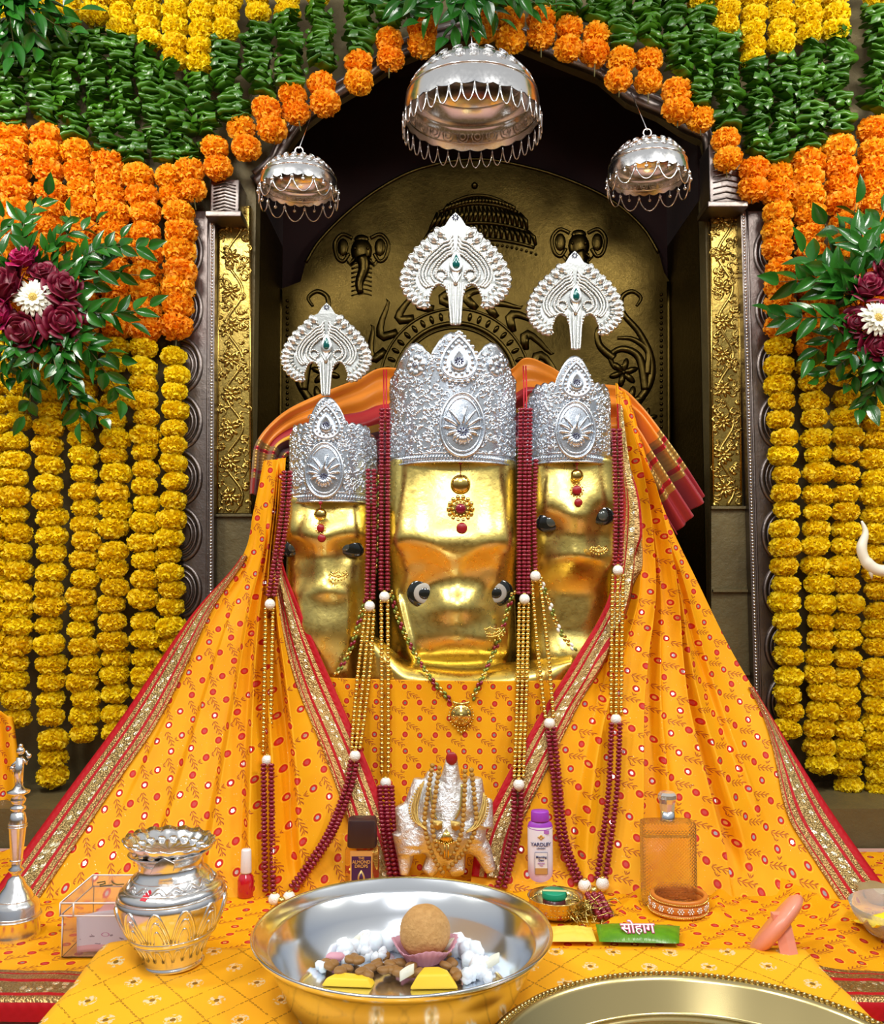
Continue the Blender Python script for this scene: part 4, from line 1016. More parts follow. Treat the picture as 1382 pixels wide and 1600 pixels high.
    for j in range(5): m.tube([V((j-2)*5*u, 122-34*u+abs(j-2)*6*u, .003) for u in np.linspace(0, 1, 5)], [kk*1, kk*2, kk*2.6, kk*2, kk*1], 5)
    m.build('bead_rows', M['pearlsilver'], me_o)
    m = MB(); tearplate(m, V(1, 84, .002), Vector((1, 0, 0)), Vector((0, 0, 1)), Vector((0, -1, 0)), kk*11, kk*18, [(1, 0), (1, .003), (.8, .004)]); m.build('gem_setting', M['pearlsilver'], me_o)
    m = MB(); tearplate(m, V(1, 84, .005), Vector((1, 0, 0)), Vector((0, 0, 1)), Vector((0, -1, 0)), kk*6.5, kk*12, [(1, 0), (.9, .003), (.5, .005)]); o = m.build('green_gem', M['gem'], me_o); o['label'] = 'teardrop green gem'
    m = MB(); c = V(0, 9, .002)
    for i in range(8): a = PI*i/4; dv = Vector((cos(a), 0, sin(a))); m.ball(c+dv*kk*4, kk*2, 6, 4, (dv, Vector((0, 1, 0)), Vector((-sin(a), 0, cos(a)))), (1, .5, .5))
    m.build('inlaid_flower', M['darkstone'], me_o)
def topc(px, a):
    x = px-709; s_ = abs(x); b = 566
    if s_ > 88: b = 574
    b = min(b, 532+((s_-62)/26)**2*26) if 30 < s_ < 98 else b
    if s_ <= 42: b = min(b, 520+(s_/36)**2*34)
    if abs(a) > PI/2: b = 590
    return b-1.5*abs(sin(px*.35))
crown(709, 103, 722, topc, 1.765, .125, 'largest silver crown, on the central gold face', (712, 333, .985), (717, 562, 33), (722, 664, 34), ((651, 567, 20), (777, 566, 20)), 1)
def tops(cx, y0, hw):
    def f(px, a):
        s_ = abs(px-cx)/hw; b = y0+42-4*abs(sin(px*.3))
        if s_ < .40: b = min(b, y0+((s_/.4)**2)*34)
        elif s_ > .82: b += (s_-.82)*90
        if abs(a) > PI/2: b = y0+66
        return b
    return f
crown(513, 70, 784, tops(511, 620, 70), 1.80, .105, 'lowest and smallest silver crown, on the left gold face', (511, 474, .80), (511, 662, 25), (508, 735, 29), (), 2)
crown(897, 68, 722, tops(898, 556, 68), 1.79, .105, 'medium silver crown, on the right gold face', (898, 393, .86), (900, 596, 26), (899, 672, 30), (), 3)

# ================================================================== NECKLACES
BV.append(ALT)
def drape(pts, n, win=4, off=0):
    """lay a pixel path on whatever cloth or metal it hangs against"""
    q = [cr(pts, i/n) for i in range(n+1)]; t = []
    for x, y in q:
        h, D = ray(x, y, BV); v_ = h[1] if h else 9; lim = 1.80/D.y if y < 1100 else 9; t.append((D, min(v_, lim)))
    last = None
    tt = []
    for D, v in t:
        if v is None: v = last
        tt.append(v); last = v if v is not None else last
    nx = [v for v in tt if v is not None][0]; tt = [nx if v is None else v for v in tt]
    sm = [min(tt[max(0, i-win):i+win+1]) for i in range(len(tt))]
    sm = [sum(sm[max(0, i-win):i+win+1])/len(sm[max(0, i-win):i+win+1]) for i in range(len(sm))]
    return [CAMV+D*(v-off) for (D, _), v in zip(t, sm)]
def plen(p): return sum((a-b).length for a, b in zip(p, p[1:]))
def walk(p, step):
    out = []; acc = 0; nxt = 0
    for a, b in zip(p, p[1:]):
        L = (b-a).length
        while nxt <= acc+L and L > 0: out.append((a.lerp(b, (nxt-acc)/L), (b-a)/L)); nxt += step
        acc += L
    return out
def beadstring(pts, r, step, mat, name, par, offs=(0,), spread=1.0, disc=.62, label=None):
    n = max(10, int(sum(math.hypot(a[0]-b[0], a[1]-b[1]) for a, b in zip(pts, pts[1:]))/7)); base = drape(pts, n, 4, r+.0015)
    for o_ in offs:
        m = MB(); N = len(base)-1
        path = [p+Vector((o_*px2(1, p.y)*(1+(spread-1)*sin(PI*i/N)), 0, 0)) for i, p in enumerate(base)]
        for p, t in walk(path, step):
            X = t.orthogonal().normalized(); m.ball(p, r, 8, 6, (X, t.cross(X), t), (1, 1, disc))
        m.tube(path[::2]+[path[-1]], .0007, 4); m.build(name, mat, par)
def wbead(x, y, par, r=.0105, off=.004):
    p = drape([(x, y-3), (x, y), (x, y+3)], 2, 1, r+off)[1]; MB().ball(p, r, 14, 10).build('white_bead', M['whitebead'], par)
    m = MB(); 
    for s in (-1, 1): m.ball(p+Vector((0, 0, s*r*.98)), r*.45, 8, 5, sc=(1, 1, .5))
    m.build('gold_cap', M['goldbead'], par)
RB, GBd = .0062, .0046
def side(par, red1, w1, gold, w2, red2, ro=(-4.6, 4.6), go=(-5.5, 5.5), sp=1.0, rr=(-4.6, 4.6)):
    beadstring(red1, RB, .0075, M['ruby'], 'ruby_bead_strand', par, ro)
    wbead(*w1, par)
    beadstring(gold, GBd, .0086, M['goldbead'], 'gold_bead_strand', par, go, sp, 1)
    wbead(*w2, par)
    beadstring(red2, RB, .0075, M['ruby'], 'ruby_bead_strand', par, rr, 1.0)
t = thing('long_bead_necklace', P(500, 1395, 1.65), 'long ruby and gold bead necklace hanging from the left idol', 'necklace')
side(t, [(449, 738), (445, 800), (433, 880), (423, 935)], (422, 944), [(421, 952), (419, 1060), (417, 1180)], (418, 1188), [(418, 1196), (419, 1290), (420, 1350), (421, 1392)], rr=(-6, 6))
side(t, [(580, 735), (580, 850), (578, 938)], (578, 947), [(578, 955), (568, 1060), (556, 1172)], (555, 1181), [(553, 1190), (543, 1235), (512, 1310), (458, 1388)], go=(-6, 0, 6), sp=1.5)
for x, y in ((429, 1405), (452, 1402)): wbead(x, y, t, .0105, .003)
m = MB(); m.ball(drape([(440, 1405), (440, 1408), (440, 1411)], 2, 1, .008)[1], .008, 10, 7); m.build('gold_knot', M['goldbead'], t)
t = thing('long_bead_necklace', P(710, 1390, 1.65), 'long ruby and gold bead necklace hanging from the large central idol', 'necklace')
side(t, [(602, 640), (601, 800), (601, 925)], (601, 932), [(601, 940), (602, 1080), (602, 1213)], (603, 1223), [(603, 1230), (607, 1290), (614, 1340), (622, 1385)], ro=(-5, 5), go=(-5, 5), rr=(-9, 0, 9))
side(t, [(822, 640), (820, 800), (819, 928)], (820, 936), [(819, 944), (816, 1080), (811, 1216)], (811, 1226), [(810, 1234), (808, 1290), (797, 1340), (783, 1388)], ro=(-8, 0, 7), go=(-7, 0, 7), rr=(-6, 5))
for x in (600, 604): m = MB(); m.tube([P(x, 578, 1.86), P(x, 600, 1.84), P(x, 642, 1.80)], .0016, 6); m.build('red_thread', M['redthread'], t)
for x in (819, 823): m = MB(); m.tube([P(x-1, 572, 1.86), P(x, 600, 1.84), P(x, 642, 1.80)], .0016, 6); m.build('red_thread', M['redthread'], t)
t = thing('long_bead_necklace', P(925, 1395, 1.65), 'long ruby and gold bead necklace hanging from the right idol, ending in a tassel', 'necklace')
side(t, [(838, 720), (835, 800), (837, 893)], (837, 900), [(838, 908), (848, 1010), (859, 1122)], (859, 1130), [(861, 1138), (868, 1200), (880, 1310), (906, 1380)], ro=(0,), go=(-6, 6), sp=1.3)
side(t, [(964, 672), (967, 780), (966, 883)], (966, 891), [(966, 900), (964, 1010), (963, 1116)], (963, 1124), [(963, 1132), (959, 1230), (948, 1320), (940, 1374)], go=(-8, 0, 8), rr=(-7, 6))
for x, y in ((914, 1384), (942, 1381)): wbead(x, y, t, .0115, .004)
m = MB(); m.ball(drape([(928, 1389), (928, 1392), (928, 1395)], 2, 1, .01)[1], .0085, 10, 7); m.build('gold_knot', M['goldbead'], t)
beadstring([(929, 1398), (938, 1415), (950, 1436)], .0058, .0085, M['ruby'], 'tassel_strand', t, (-10, 0, 9), 1, .8)
# fine mixed chains
def finechain(par, pts, mats=('goldbead', 'greenbead', 'ruby', 'greenbead')):
    base = drape(pts, 40, 3, .0045); m = MB()
    for i, (p, t) in enumerate(walk(base, .0056)):
        X = t.orthogonal().normalized(); m.cur = (i//2) % len(mats); m.ball(p+t.cross(Vector((0, 1, 0)))*.0024*(-1)**i, .0042, 6, 5, (X, t.cross(X), t), (.8, .8, 1.2))
    m.build('bead_chain', [M[k] for k in mats], par)
M['greenbead'] = simple('green_gold_bead', (.22, .26, .05), .25, .6)
t = thing('fine_chain_necklace', P(722, 1130, 1.75), 'fine green and red bead chain with round gold pendant below the central face', 'necklace')
finechain(t, [(611, 925), (622, 965), (645, 1015), (675, 1062), (706, 1096)]); finechain(t, [(803, 925), (792, 960), (780, 1000), (758, 1050), (738, 1094)])
pc = drape([(721, 1115), (721, 1118), (721, 1121)], 2, 1, .008)[1]; Mx = Matrix.Translation(pc)@Matrix.Rotation(PI/2, 4, 'X')
m = MB(); m.lathe([(0, .004), (.010, .0045), (.012, .002), (.019, .003), (.021, .0), (.021, -.003), (0, -.003)], 28, Mx); m.ball(pc, .006, 8, 6)
for k in range(24): a = PI*2*k/24; m.ball(pc+Vector((cos(a)*.0235, 0, sin(a)*.0235)), .0021, 6, 4)
for k in range(14): a = PI*2*k/14; m.ball(pc+Vector((cos(a)*.0155, -.003, sin(a)*.0155)), .0017, 6, 4)
m.tube([pc+Vector((x, 0, .026-.004*cos(x*90))) for x in np.linspace(-.016, .016, 7)], .003, 6)
for k in range(3): m.ball(pc+Vector(((k-1)*.006, 0, -.029-.003*(k == 1))), .0028, 6, 5)
m.build('pendant', M['goldbead'], t)
t = thing('fine_chain_necklace', P(540, 1060, 1.8), 'fine green and red bead chain crossing the lower right of the left gold face', 'necklace')
finechain(t, [(590, 745), (589, 830), (584, 900), (566, 955), (548, 1015), (524, 1056)])
t = thing('fine_chain_necklace', P(880, 1020, 1.8), 'fine pale bead chain crossing the lower left of the right gold face', 'necklace')
finechain(t, [(845, 905), (860, 945), (875, 985), (900, 1018)], ('goldbead', 'whitebead', 'greenbead', 'goldbead'))

# forehead pendants and nose ornaments
def disc(m, c, r, d=.003, n=20): m.lathe([(0, d), (r*.7, d), (r, d*.4), (r, -.001), (0, -.001)], n, Matrix.Translation(c)@Matrix.Rotation(PI/2, 4, 'X'))
def on(x, y, off): return drape([(x, y-2), (x, y), (x, y+2)], 2, 1, off)[1]
def tika(label, x, y0, parts):
    t = thing('forehead_pendant', on(x, y0, .003), label, 'jewellery'); k = px2(1, 1.78)
    m = MB(); m.tube([on(x, y0, .004), on(x, parts[0][0], .004)], .001, 5); m.ball(on(x, y0, .004), .004, 8, 5); m.build('hook', M['kumkum'], t)
    for y, r, kind in parts:
        c = on(x+(2 if kind == 'stone' else 0), y, .003)
        if kind == 'gold':
            m = MB(); m.ball(c, r*k, 14, 8, sc=(1, .35, 1)); m.lathe([(r*k*1.0, 0), (r*k*1.12, .002), (r*k*1.0, .004)], 24, Matrix.Translation(c)@Matrix.Rotation(PI/2, 4, 'X')); m.build('gold_boss', M['goldbead'], t)
        if kind == 'stone': m = MB(); disc(m, c, r*k, .004); m.build('red_stone', M['kumkum'], t)
        if kind == 'flower':
            m = MB(); disc(m, c, r*k*.75, .003)
            for i in range(14): a = 2*PI*i/14; m.ball(c+Vector((cos(a)*r*k*.88, -.001, sin(a)*r*k*.88)), r*k*.18, 7, 5)
            for i in range(12): a = 2*PI*i/12; m.ball(c+Vector((cos(a)*r*k*.55, -.003, sin(a)*r*k*.55)), r*k*.11, 6, 4)
            o = m.build('gold_flower', M['goldbead'], t); m = MB(); disc(m, c+Vector((0, -.003, 0)), r*k*.38, .004); m.build('red_stone', M['ruby'], o)
        if kind == 'redflower':
            m = MB(); disc(m, c, r*k*.7, .004); o = m.build('red_stone', M['kumkum'], t); m = MB()
            for i in range(12): a = 2*PI*i/12; m.ball(c+Vector((cos(a)*r*k*.9, 0, sin(a)*r*k*.9)), r*k*.14, 6, 4)
            m.build('pearl_ring', M['goldbead'], o)
tika('large gold and red forehead pendant on the central face', 720, 723, [(757, 14, 'gold'), (795, 21, 'flower'), (825, 8.5, 'stone')])
tika('small gold and red forehead pendant on the left face', 501, 786, [(804, 9, 'gold'), (825, 9, 'redflower'), (841, 6.5, 'stone')])
tika('small gold and red forehead pendant on the right face', 902, 724, [(743, 9, 'gold'), (766, 11, 'redflower'), (785, 6.5, 'stone')])
def nosering(label, x, y, wd):
    c = on(x, y, .004); t = thing('nose_ornament', c, label, 'jewellery'); k = px2(1, 1.78); m = MB(); w_ = wd*k
    for s_ in (1, .72): m.tube([c+Vector((cos(a)*w_*s_, -.002, sin(a)*w_*.6*s_+.004)) for a in np.linspace(PI*1.02, PI*1.98, 14)], .0018, 6)
    m.tube([c+Vector((-w_, -.002, .004)), c+Vector((-w_*.3, -.002, .002)), c+Vector((0, -.002, .007)), c+Vector((w_*.3, -.002, .002)), c+Vector((w_, -.002, .006))], .0018, 6)
    for i in range(5): m.ball(c+Vector(((i-2)*w_*.35, -.002, -.006+abs(i-2)*.002)), .0026, 6, 5)
    m.build('crescent', M['goldbead'], t); m = MB()
    for i in range(9):
        a = PI*(1.08+.84*i/8); m.ball(c+Vector((cos(a)*w_*1.15, -.002, sin(a)*w_*.85+.002)), .0023, 6, 5)
    m.build('dangling_beads', M['goldbead'], t)
nosering('gold crescent nose ornament on the central face', 766, 985, 21); nosering('gold crescent nose ornament on the left face', 529, 897, 13); nosering('gold crescent nose ornament on the right face', 936, 858, 12)

# ================================================================== SILVER MOUND
def remesh(mb, mat, name, par, vox, sub=0, it=4):
    me = mb.mesh('tmp'); o = bpy.data.objects.new('tmp', me); COL.objects.link(o)
    a = o.modifiers.new('r', 'REMESH'); a.mode = 'VOXEL'; a.voxel_size = vox; a.use_smooth_shade = True
    b = o.modifiers.new('s', 'SMOOTH'); b.iterations = it; b.factor = .6
    dg = bpy.context.evaluated_depsgraph_get(); nm = bpy.data.meshes.new_from_object(o.evaluated_get(dg)); nm.name = name
    bv = BVHTree.FromPolygons([v.co.copy() for v in nm.vertices], [tuple(p.vertices) for p in nm.polygons])
    bpy.data.objects.remove(o); nm.materials.clear(); nm.materials.append(mat)
    if par is not None:
        L = Vector(par['_loc']); nm.transform(Matrix.Translation(-L))
    q = bpy.data.objects.new(name, nm); COL.objects.link(q); q.parent = par
    if par is not None: q['_loc'] = par['_loc']
    return q, bv
MD = 1.63; t = thing('silver_foil_mound', G(692, 1378, 0), 'silver foil covered peaked mound on short legs, behind the steel tray', 'shrine figure')
m = MB(); B = lambda x, y, rx, ry, dz, dd=0: m.ball(P(x, y, MD+dd), 1, 20, 14, sc=(px2(rx, MD), dz, px2(ry, MD)))
m.tube([P(706, 1186, MD), P(704, 1220, MD), P(702, 1260, MD-.005), P(698, 1310, MD-.012)], [.011, .019, .026, .034], 16); B(706, 1186, 9.5, 10, .013)
m.tube([P(656, 1216, MD+.01), P(652, 1260, MD+.01), P(650, 1320, MD)], [.011, .025, .033], 14); m.tube([P(676, 1205, MD+.01), P(672, 1260, MD+.01)], [.010, .030], 14)
m.tube([P(742, 1214, MD+.01), P(738, 1260, MD+.01), P(730, 1310, MD)], [.014, .028, .034], 14); m.tube([P(762, 1246, MD+.01), P(750, 1290, MD)], [.010, .026], 12)
m.tube([P(625, 1258, MD), P(640, 1290, MD), P(645, 1330, MD)], [.010, .024, .030], 12)
m.tube([P(632, 1300, MD), P(634, 1340, MD), P(632, 1368, MD-.01)], [.022, .015, .008], 12)
m.tube([P(690, 1320, MD), P(680, 1345, MD), P(667, 1366, MD-.01)], [.030, .018, .012], 12)
m.tube([P(700, 1320, MD), P(712, 1345, MD), P(716, 1366, MD-.015)], [.030, .020, .013], 12)
m.tube([P(735, 1310, MD), P(755, 1330, MD), P(768, 1362, MD-.005)], [.026, .017, .010], 12)
B(695, 1300, 62, 38, .036); B(702, 1262, 52, 36, .030); B(700, 1240, 40, 24, .022)
mo, MBV = remesh(m, M['mound'], 'foil_body', t, .0026)
BV.append(MBV); _keep = BV; 
c = P(706, 1185, MD-.014); MB().ball(c, 1, 16, 10, sc=(px2(9, MD), .004, px2(10, MD))).build('red_dot', M['kumkum'], t)
BV = [MBV]+BV
tb = thing('seed_bead_garland', P(700, 1350, 1.58), 'brown seed bead strings looped round the silver mound', 'necklace')
for pts in ([(676, 1196), (669, 1240), (664, 1290), (676, 1335), (692, 1364)], [(687, 1200), (681, 1240), (676, 1290), (684, 1325), (698, 1340), (712, 1338)], [(737, 1203), (741, 1240), (744, 1290), (726, 1330), (698, 1360)], [(727, 1205), (726, 1240), (723, 1290), (714, 1325), (706, 1338)]):
    beadstring(pts, .0046, .0082, M['woodbead'], 'bead_string', tb, (0,), 1, .95)
tb = thing('gold_necklace', P(698, 1300, 1.58), 'gold plate necklace with fan-shaped shoulder pieces on the silver mound', 'necklace')
for sgn, pts in ((-1, [(663, 1220), (654, 1240), (648, 1262), (652, 1282), (668, 1296)]), (1, [(756, 1238), (757, 1255), (752, 1275), (742, 1292), (728, 1300)])):
    b = drape(pts, 20, 2, .006); m = MB(); m.tube(b, [.0012+.0042*sin(PI*i/20) for i in range(21)], 8, flat=.5, nrm=(0, 1, 0))
    for i in range(3): m.tube([p+Vector(((i-1)*.005*sin(PI*k/20), -.005, 0)) for k, p in enumerate(b)], .0012, 5)
    for k in range(2, 19): m.ball(b[k]+Vector((sgn*.009*sin(PI*k/20), -.002, 0)), .0022, 6, 4)
    m.build('shoulder_piece', M['goldbead'] if sgn > 5 else hammered('stamped_gold_fan', (.70, .50, .16), .35, 260, .9, .002), tb)
M['goldplate'] = hammered('stamped_gold', (.70, .50, .16), .35, 260, .9, .002)
for x, y, r_ in ((684, 1289, .0085), (712, 1290, .0085)):
    c = on(x, y, .010); m = MB(); m.poly([c+Vector((r_*a, 0, r_*b)) for a, b in ((-1, .9), (1, .7), (.9, -.7), (0, -1.1), (-.8, -.6))], (0, .004, 0)); m.ball(c, .0035, 8, 5); m.build('plate', M['goldplate'], tb)
c = on(698, 1308, .010); m = MB(); m.poly([c+Vector((a*.014, 0, b*.014)) for a, b in ((0, 1), (1, -.6), (0, -1), (-1, -.6))], (0, .004, 0))
for k in range(9): m.ball(c+Vector(((k-4)*.0042, -.001, -.012+abs(k-4)*.0012)), .0021, 6, 4)
for k in (-1, 1): m.tube([c+Vector((k*.003, 0, -.012)), c+Vector((k*.003, 0, -.034))], .0016, 5)
m.build('pendant', M['goldbead'], tb)
b = drape([(722, 1225), (720, 1260), (712, 1280)], 10, 2, .007); m = MB(); m.tube(b, .0022, 6); b = drape([(672, 1230), (676, 1260), (682, 1280)], 10, 2, .007); m.tube(b, .0022, 6); m.build('chain', M['goldbead'], tb)

# ================================================================== THINGS ON THE ALTAR AND THE TABLE
def text(s, size, M4, mat, name, par, depth=.0003, bend=None, align='CENTER', sx=1.0, bold=0):
    cu = bpy.data.curves.new('t', 'FONT'); cu.body = s; cu.size = size; cu.align_x = align; cu.align_y = 'CENTER'; cu.extrude = depth; cu.offset = bold
    o = bpy.data.objects.new('t', cu); COL.objects.link(o); dg = bpy.context.evaluated_depsgraph_get()
    me = bpy.data.meshes.new_from_object(o.evaluated_get(dg)); bpy.data.objects.remove(o)
    for v in me.vertices:
        p = v.co.copy(); p.x *= sx
        if bend: a = p.x/bend; p = Vector((bend*sin(a), p.y, bend*(cos(a)-1)+p.z))
        v.co = M4@p
    if par is not None: me.transform(Matrix.Translation(-Vector(par['_loc'])))
    me.name = name; me.materials.clear(); me.materials.append(mat); q = bpy.data.objects.new(name, me); COL.objects.link(q); q.parent = par
    if par is not None: q['_loc'] = par['_loc']
    return q
def FM(p, rz=0): # upright front-facing frame: local x right, y up, z toward the camera
    return Matrix.Translation(p)@Matrix.Rotation(rz, 4, 'Z')@Matrix.Rotation(PI/2, 4, 'X')
def AZ(p): return Vector((p.x, p.y, altz(p.x, p.y)))

# steel tray
def TZat(x, y): return TZ+.0022*(1+noise.noise(Vector((x*8, y*8, 9))))
tc = Vector((-.050, 1.170, TZ+.004)); t = thing('steel_tray', tc, 'large deep stainless steel tray of offerings on the front table', 'tray')
RT = .1880; prof = [(0, .002), (.128, .002), (.136, .006), (.154, .040), (.166, .066), (.170, .069), (.180, .073), (RT-.004, .079), (RT, .0815), (RT+.0015, .079), (RT, .0755), (.181, .069), (.173, .063), (.163, .045), (.145, .008), (.138, .0), (.130, -.002), (0, -.002)]
MB().lathe(prof, 128, Matrix.Translation(tc)).build('tray_body', M['steel'], t)
# brass plate
bc = Vector((.268, .897, TZ+.004)); t = thing('brass_plate', bc, 'big brass plate with beaded rim, cut by the bottom edge', 'plate'); RB_ = .236
prof = [(0, .001), (.196, .001), (.201, .003), (.204, .0055), (.207, .003), (.210, .006), (.2225, .036), (.226, .040), (RB_, .042), (RB_+.002, .040), (RB_, .038), (.227, .036), (.2245, .032), (.212, .003), (.206, -.002), (0, -.002)]
MB().lathe(prof, 128, Matrix.Translation(bc)).build('plate_body', M['brass'], t); m = MB()
for i in range(220): a = 2*PI*i/220; m.ball(bc+Vector((cos(a)*(RB_-.006), sin(a)*(RB_-.005), .0425)), .0027, 6, 4)
m.build('beaded_rim', M['brass'], t)
bn = MT('banknote_paper', rough=.7); x, y, _ = bn.xyz(bn.coord('UV')); bn.set('Base Color', bn.mix(bn.noise(bn.comb(x*9, y*5, 0), 2, 5).gt(.52), (.78, .66, .66), (.36, .20, .36))); M['note'] = bn.m
m = MB(); m.grid(lambda u, v: Vector((bc.x-.125+.14*u-.02*v, bc.y+.060+.066*v+.03*u, bc.z+.006+.010*sin(u*PI)*(.6+.4*v))), 20, 8); o = m.build('banknote', M['note'], solid=.0005)
tag(o, 'curled pinkish banknote lying in the brass plate', 'banknote')

# offerings in the tray
def blob(c, r, seed, sc=(1, 1, 1), amp=.25, fr=1.6, n=14, mm=10, M4=None):
    m = MB(); r_ = random.Random(seed); o3 = Vector((seed*3.1, seed*1.7, 0)); m.ball((0, 0, 0), r, n, mm, sc=sc); vs = []
    for p in m.v:
        v = Vector(p); k = 1+amp*noise.noise(v/r*fr+o3); v = v*k
        if M4: v = M4@v
        vs.append(tuple(v+c))
    m.v = vs; return m
def tray(px, py, z=.0): p = G(px, py, tc.z+.004+z); return Vector((p.x, p.y, tc.z+.003))
ld = MT('laddoo', rough=.75); co = ld.coord(); ld.set('Base Color', ld.mix(ld.noise(co, 160, 3), (.36, .17, .04), (.62, .36, .13))); ld.bump(ld.noise(co, 260, 3)+ld.voro(co, 150)*.5, .9, .002); M['laddoo'] = ld.m
lp = tray(664, 1502); LR = .0345; o = blob(lp+Vector((0, 0, LR+.006)), LR, 3, amp=.06, n=32, mm=24).build('laddoo', M['laddoo']); tag(o, 'large round brown sweet ball in a pink paper cup in the steel tray', 'sweet')
M['cup'] = petalmat('pink_paper', (.80, .50, .58), (.74, .38, .48), .3)
m = MB(); cc = lp+Vector((0, 0, .002))
m.lathe([(0, 0), (.020, 0), (.026, .004), (.036, .017), (.044, .026)], 120, Matrix.Translation(cc), rf=lambda a, j: 1+(.03*sin(a*30) if j > 1 else 0)+(.05*sin(a*3) if j > 3 else 0), zf=lambda a, j: (.004*sin(a*4+1) if j > 3 else 0))
o = m.build('paper_cup', M['cup'], solid=.0006); tag(o, 'fluted pink paper cup under the large brown sweet ball', 'paper cup')
M['sugar'] = MT('sugar_crystal', (.86, .88, .93), .35, 0, Subsurface_Weight=.25, Subsurface_Scale=.3).m
rr = random.Random(9); spots = [(530, 1478, .020), (555, 1462, .016), (580, 1478, .022), (600, 1458, .018), (620, 1472, .019), (568, 1492, .014), (545, 1500, .011), (595, 1498, .013), (718, 1468, .018), (726, 1488, .022), (742, 1504, .019), (736, 1528, .017), (748, 1520, .015), (760, 1506, .013), (762, 1530, .010), (640, 1452, .018), (700, 1448, .016), (690, 1460, .014)]
small = [(476, 1494, .007), (495, 1504, .006), (482, 1514, .010), (492, 1488, .009), (505, 1482, .010), (516, 1474, .009), (548, 1503, .007), (487, 1500, .006), (470, 1505, .006), (512, 1498, .005), (786, 1492, .007), (800, 1500, .009), (808, 1494, .007), (775, 1478, .006), (777, 1515, .006), (790, 1510, .005)]
def on_tray(p, r):
    d = math.hypot(p.x-tc.x, p.y-tc.y); 
    lim = .125
    if d > lim: p = Vector((tc.x+(p.x-tc.x)*lim/d, tc.y+(p.y-tc.y)*lim/d, p.z))
    return p
SIDE = lambda L, x: ('left of' if x < 660 else 'right of', ORD[sorted(q[0] for q in L if (q[0] < 660) == (x < 660)).index(x)])
for k, (x, y, r_) in enumerate(spots):
    p = on_tray(tray(x, y+4), r_); m = MB()
    for j in range(5): q = p+Vector((rr.uniform(-.5, .5)*r_, rr.uniform(-.5, .5)*r_, r_*rr.uniform(.3, .9))); b = blob(q, r_*rr.uniform(.45, .65), k*7+j, amp=.35, n=8, mm=6); m.add(b.v, b.f)
    o = m.build('sugar_lump', M['sugar']); tag(o, 'large white rock sugar lump %s the brown sweet ball, %s from the left' % SIDE(spots, x), 'sugar', 'white rock sugar lumps in the steel tray')
for k, (x, y, r_) in enumerate(small):
    p = on_tray(tray(x, y), r_); m = MB()
    for j in range(3): q = p+Vector((rr.uniform(-.7, .7)*r_, rr.uniform(-.7, .7)*r_, r_*.6)); b = blob(q, r_*.6, k*5+j, amp=.3, n=8, mm=6); m.add(b.v, b.f)
    o = m.build('sugar_bead', M['sugar']); tag(o, 'tiny white sugar cluster %s the brown sweet ball, %s from the left' % SIDE(small, x), 'sugar', 'tiny white sugar balls in the steel tray')
M['raisin'] = hammered('brown_dried_fruit', (.30, .15, .035), .5, 90, .4, .001, (.20, .09, .02), metal=0)
k = 0
for (x, y) in [(520+12*i+rr.uniform(-5, 5), 1512+rr.uniform(-12, 22)) for i in range(13)]+[(585+11*i+rr.uniform(-4, 4), 1500+rr.uniform(-4, 34)) for i in range(13)]+[(706, 1512), (712, 1526), (697, 1520), (555, 1505), (548, 1512), (520, 1516), (511, 1512), (640, 1490), (625, 1484), (578, 1520), (600, 1528), (610, 1518), (565, 1530)]:
    p = on_tray(tray(x, y), .01); k += 1; M4 = Matrix.Rotation(rr.random()*6, 4, 'Z')@Matrix.Rotation(rr.uniform(-.5, .5), 4, 'X')
    o = blob(p+Vector((0, 0, .006+.006*rr.random())), .0095, k, (1, .85, .5), .25, 1.3, 12, 8, M4).build('raisin', M['raisin']); tag(o, 'plump brown raisin in the steel tray', 'raisin', 'brown raisins in the steel tray')
M['ysweet'] = hammered('yellow_sweet', (.86, .56, .02), .5, 60, .4, .001, (.78, .50, .03), metal=0)
p = tray(676, 1538); m = MB(); pts = [(-.030, -.014), (.034, -.012), (.030, .008), (.012, .022), (-.018, .020)]
vs = [(p.x+a, p.y+b, p.z) for a, b in pts]+[(p.x+a*.62, p.y+b*.7, p.z+.017) for a, b in pts]; m.add(vs, [(0, 1, 2, 3, 4), (5, 6, 7, 8, 9)]+[(i, (i+1) % 5, 5+(i+1) % 5, 5+i) for i in range(5)])
o = m.build('yellow_sweet', M['ysweet'], bevel=.003); tag(o, 'thick wedge of bright yellow sweet at the near side of the steel tray', 'sweet')
p = tray(545, 1540); m = MB(); pts = [(-.036, -.010), (.030, -.016), (.034, .0), (-.018, .012)]
vs = [(p.x+a, p.y+b+.01, p.z) for a, b in pts]+[(p.x+a*.8, p.y+b*.8+.01, p.z+.010) for a, b in pts]; m.add(vs, [(0, 1, 2, 3), (4, 5, 6, 7)]+[(i, (i+1) % 4, 4+(i+1) % 4, 4+i) for i in range(4)])
o = m.build('yellow_sweet', M['ysweet'], bevel=.002); tag(o, 'thin flat piece of yellow sweet at the near left of the steel tray', 'sweet')
for k, (x, y) in enumerate(((572, 1468), (778, 1480), (769, 1474), (524, 1506))):
    p = on_tray(tray(x, y), .01); o = blob(p+Vector((0, 0, .010)), .0105, k+40, (1.2, .8, .6), .2).build('pink_petal', M['cup']); tag(o, 'curled pink petal in the steel tray, %s' % ('left of the sweet among rock sugar', 'rightmost of all', 'nearest right of the sweet', 'leftmost of all')[k], 'petal', 'pink petals in the steel tray')
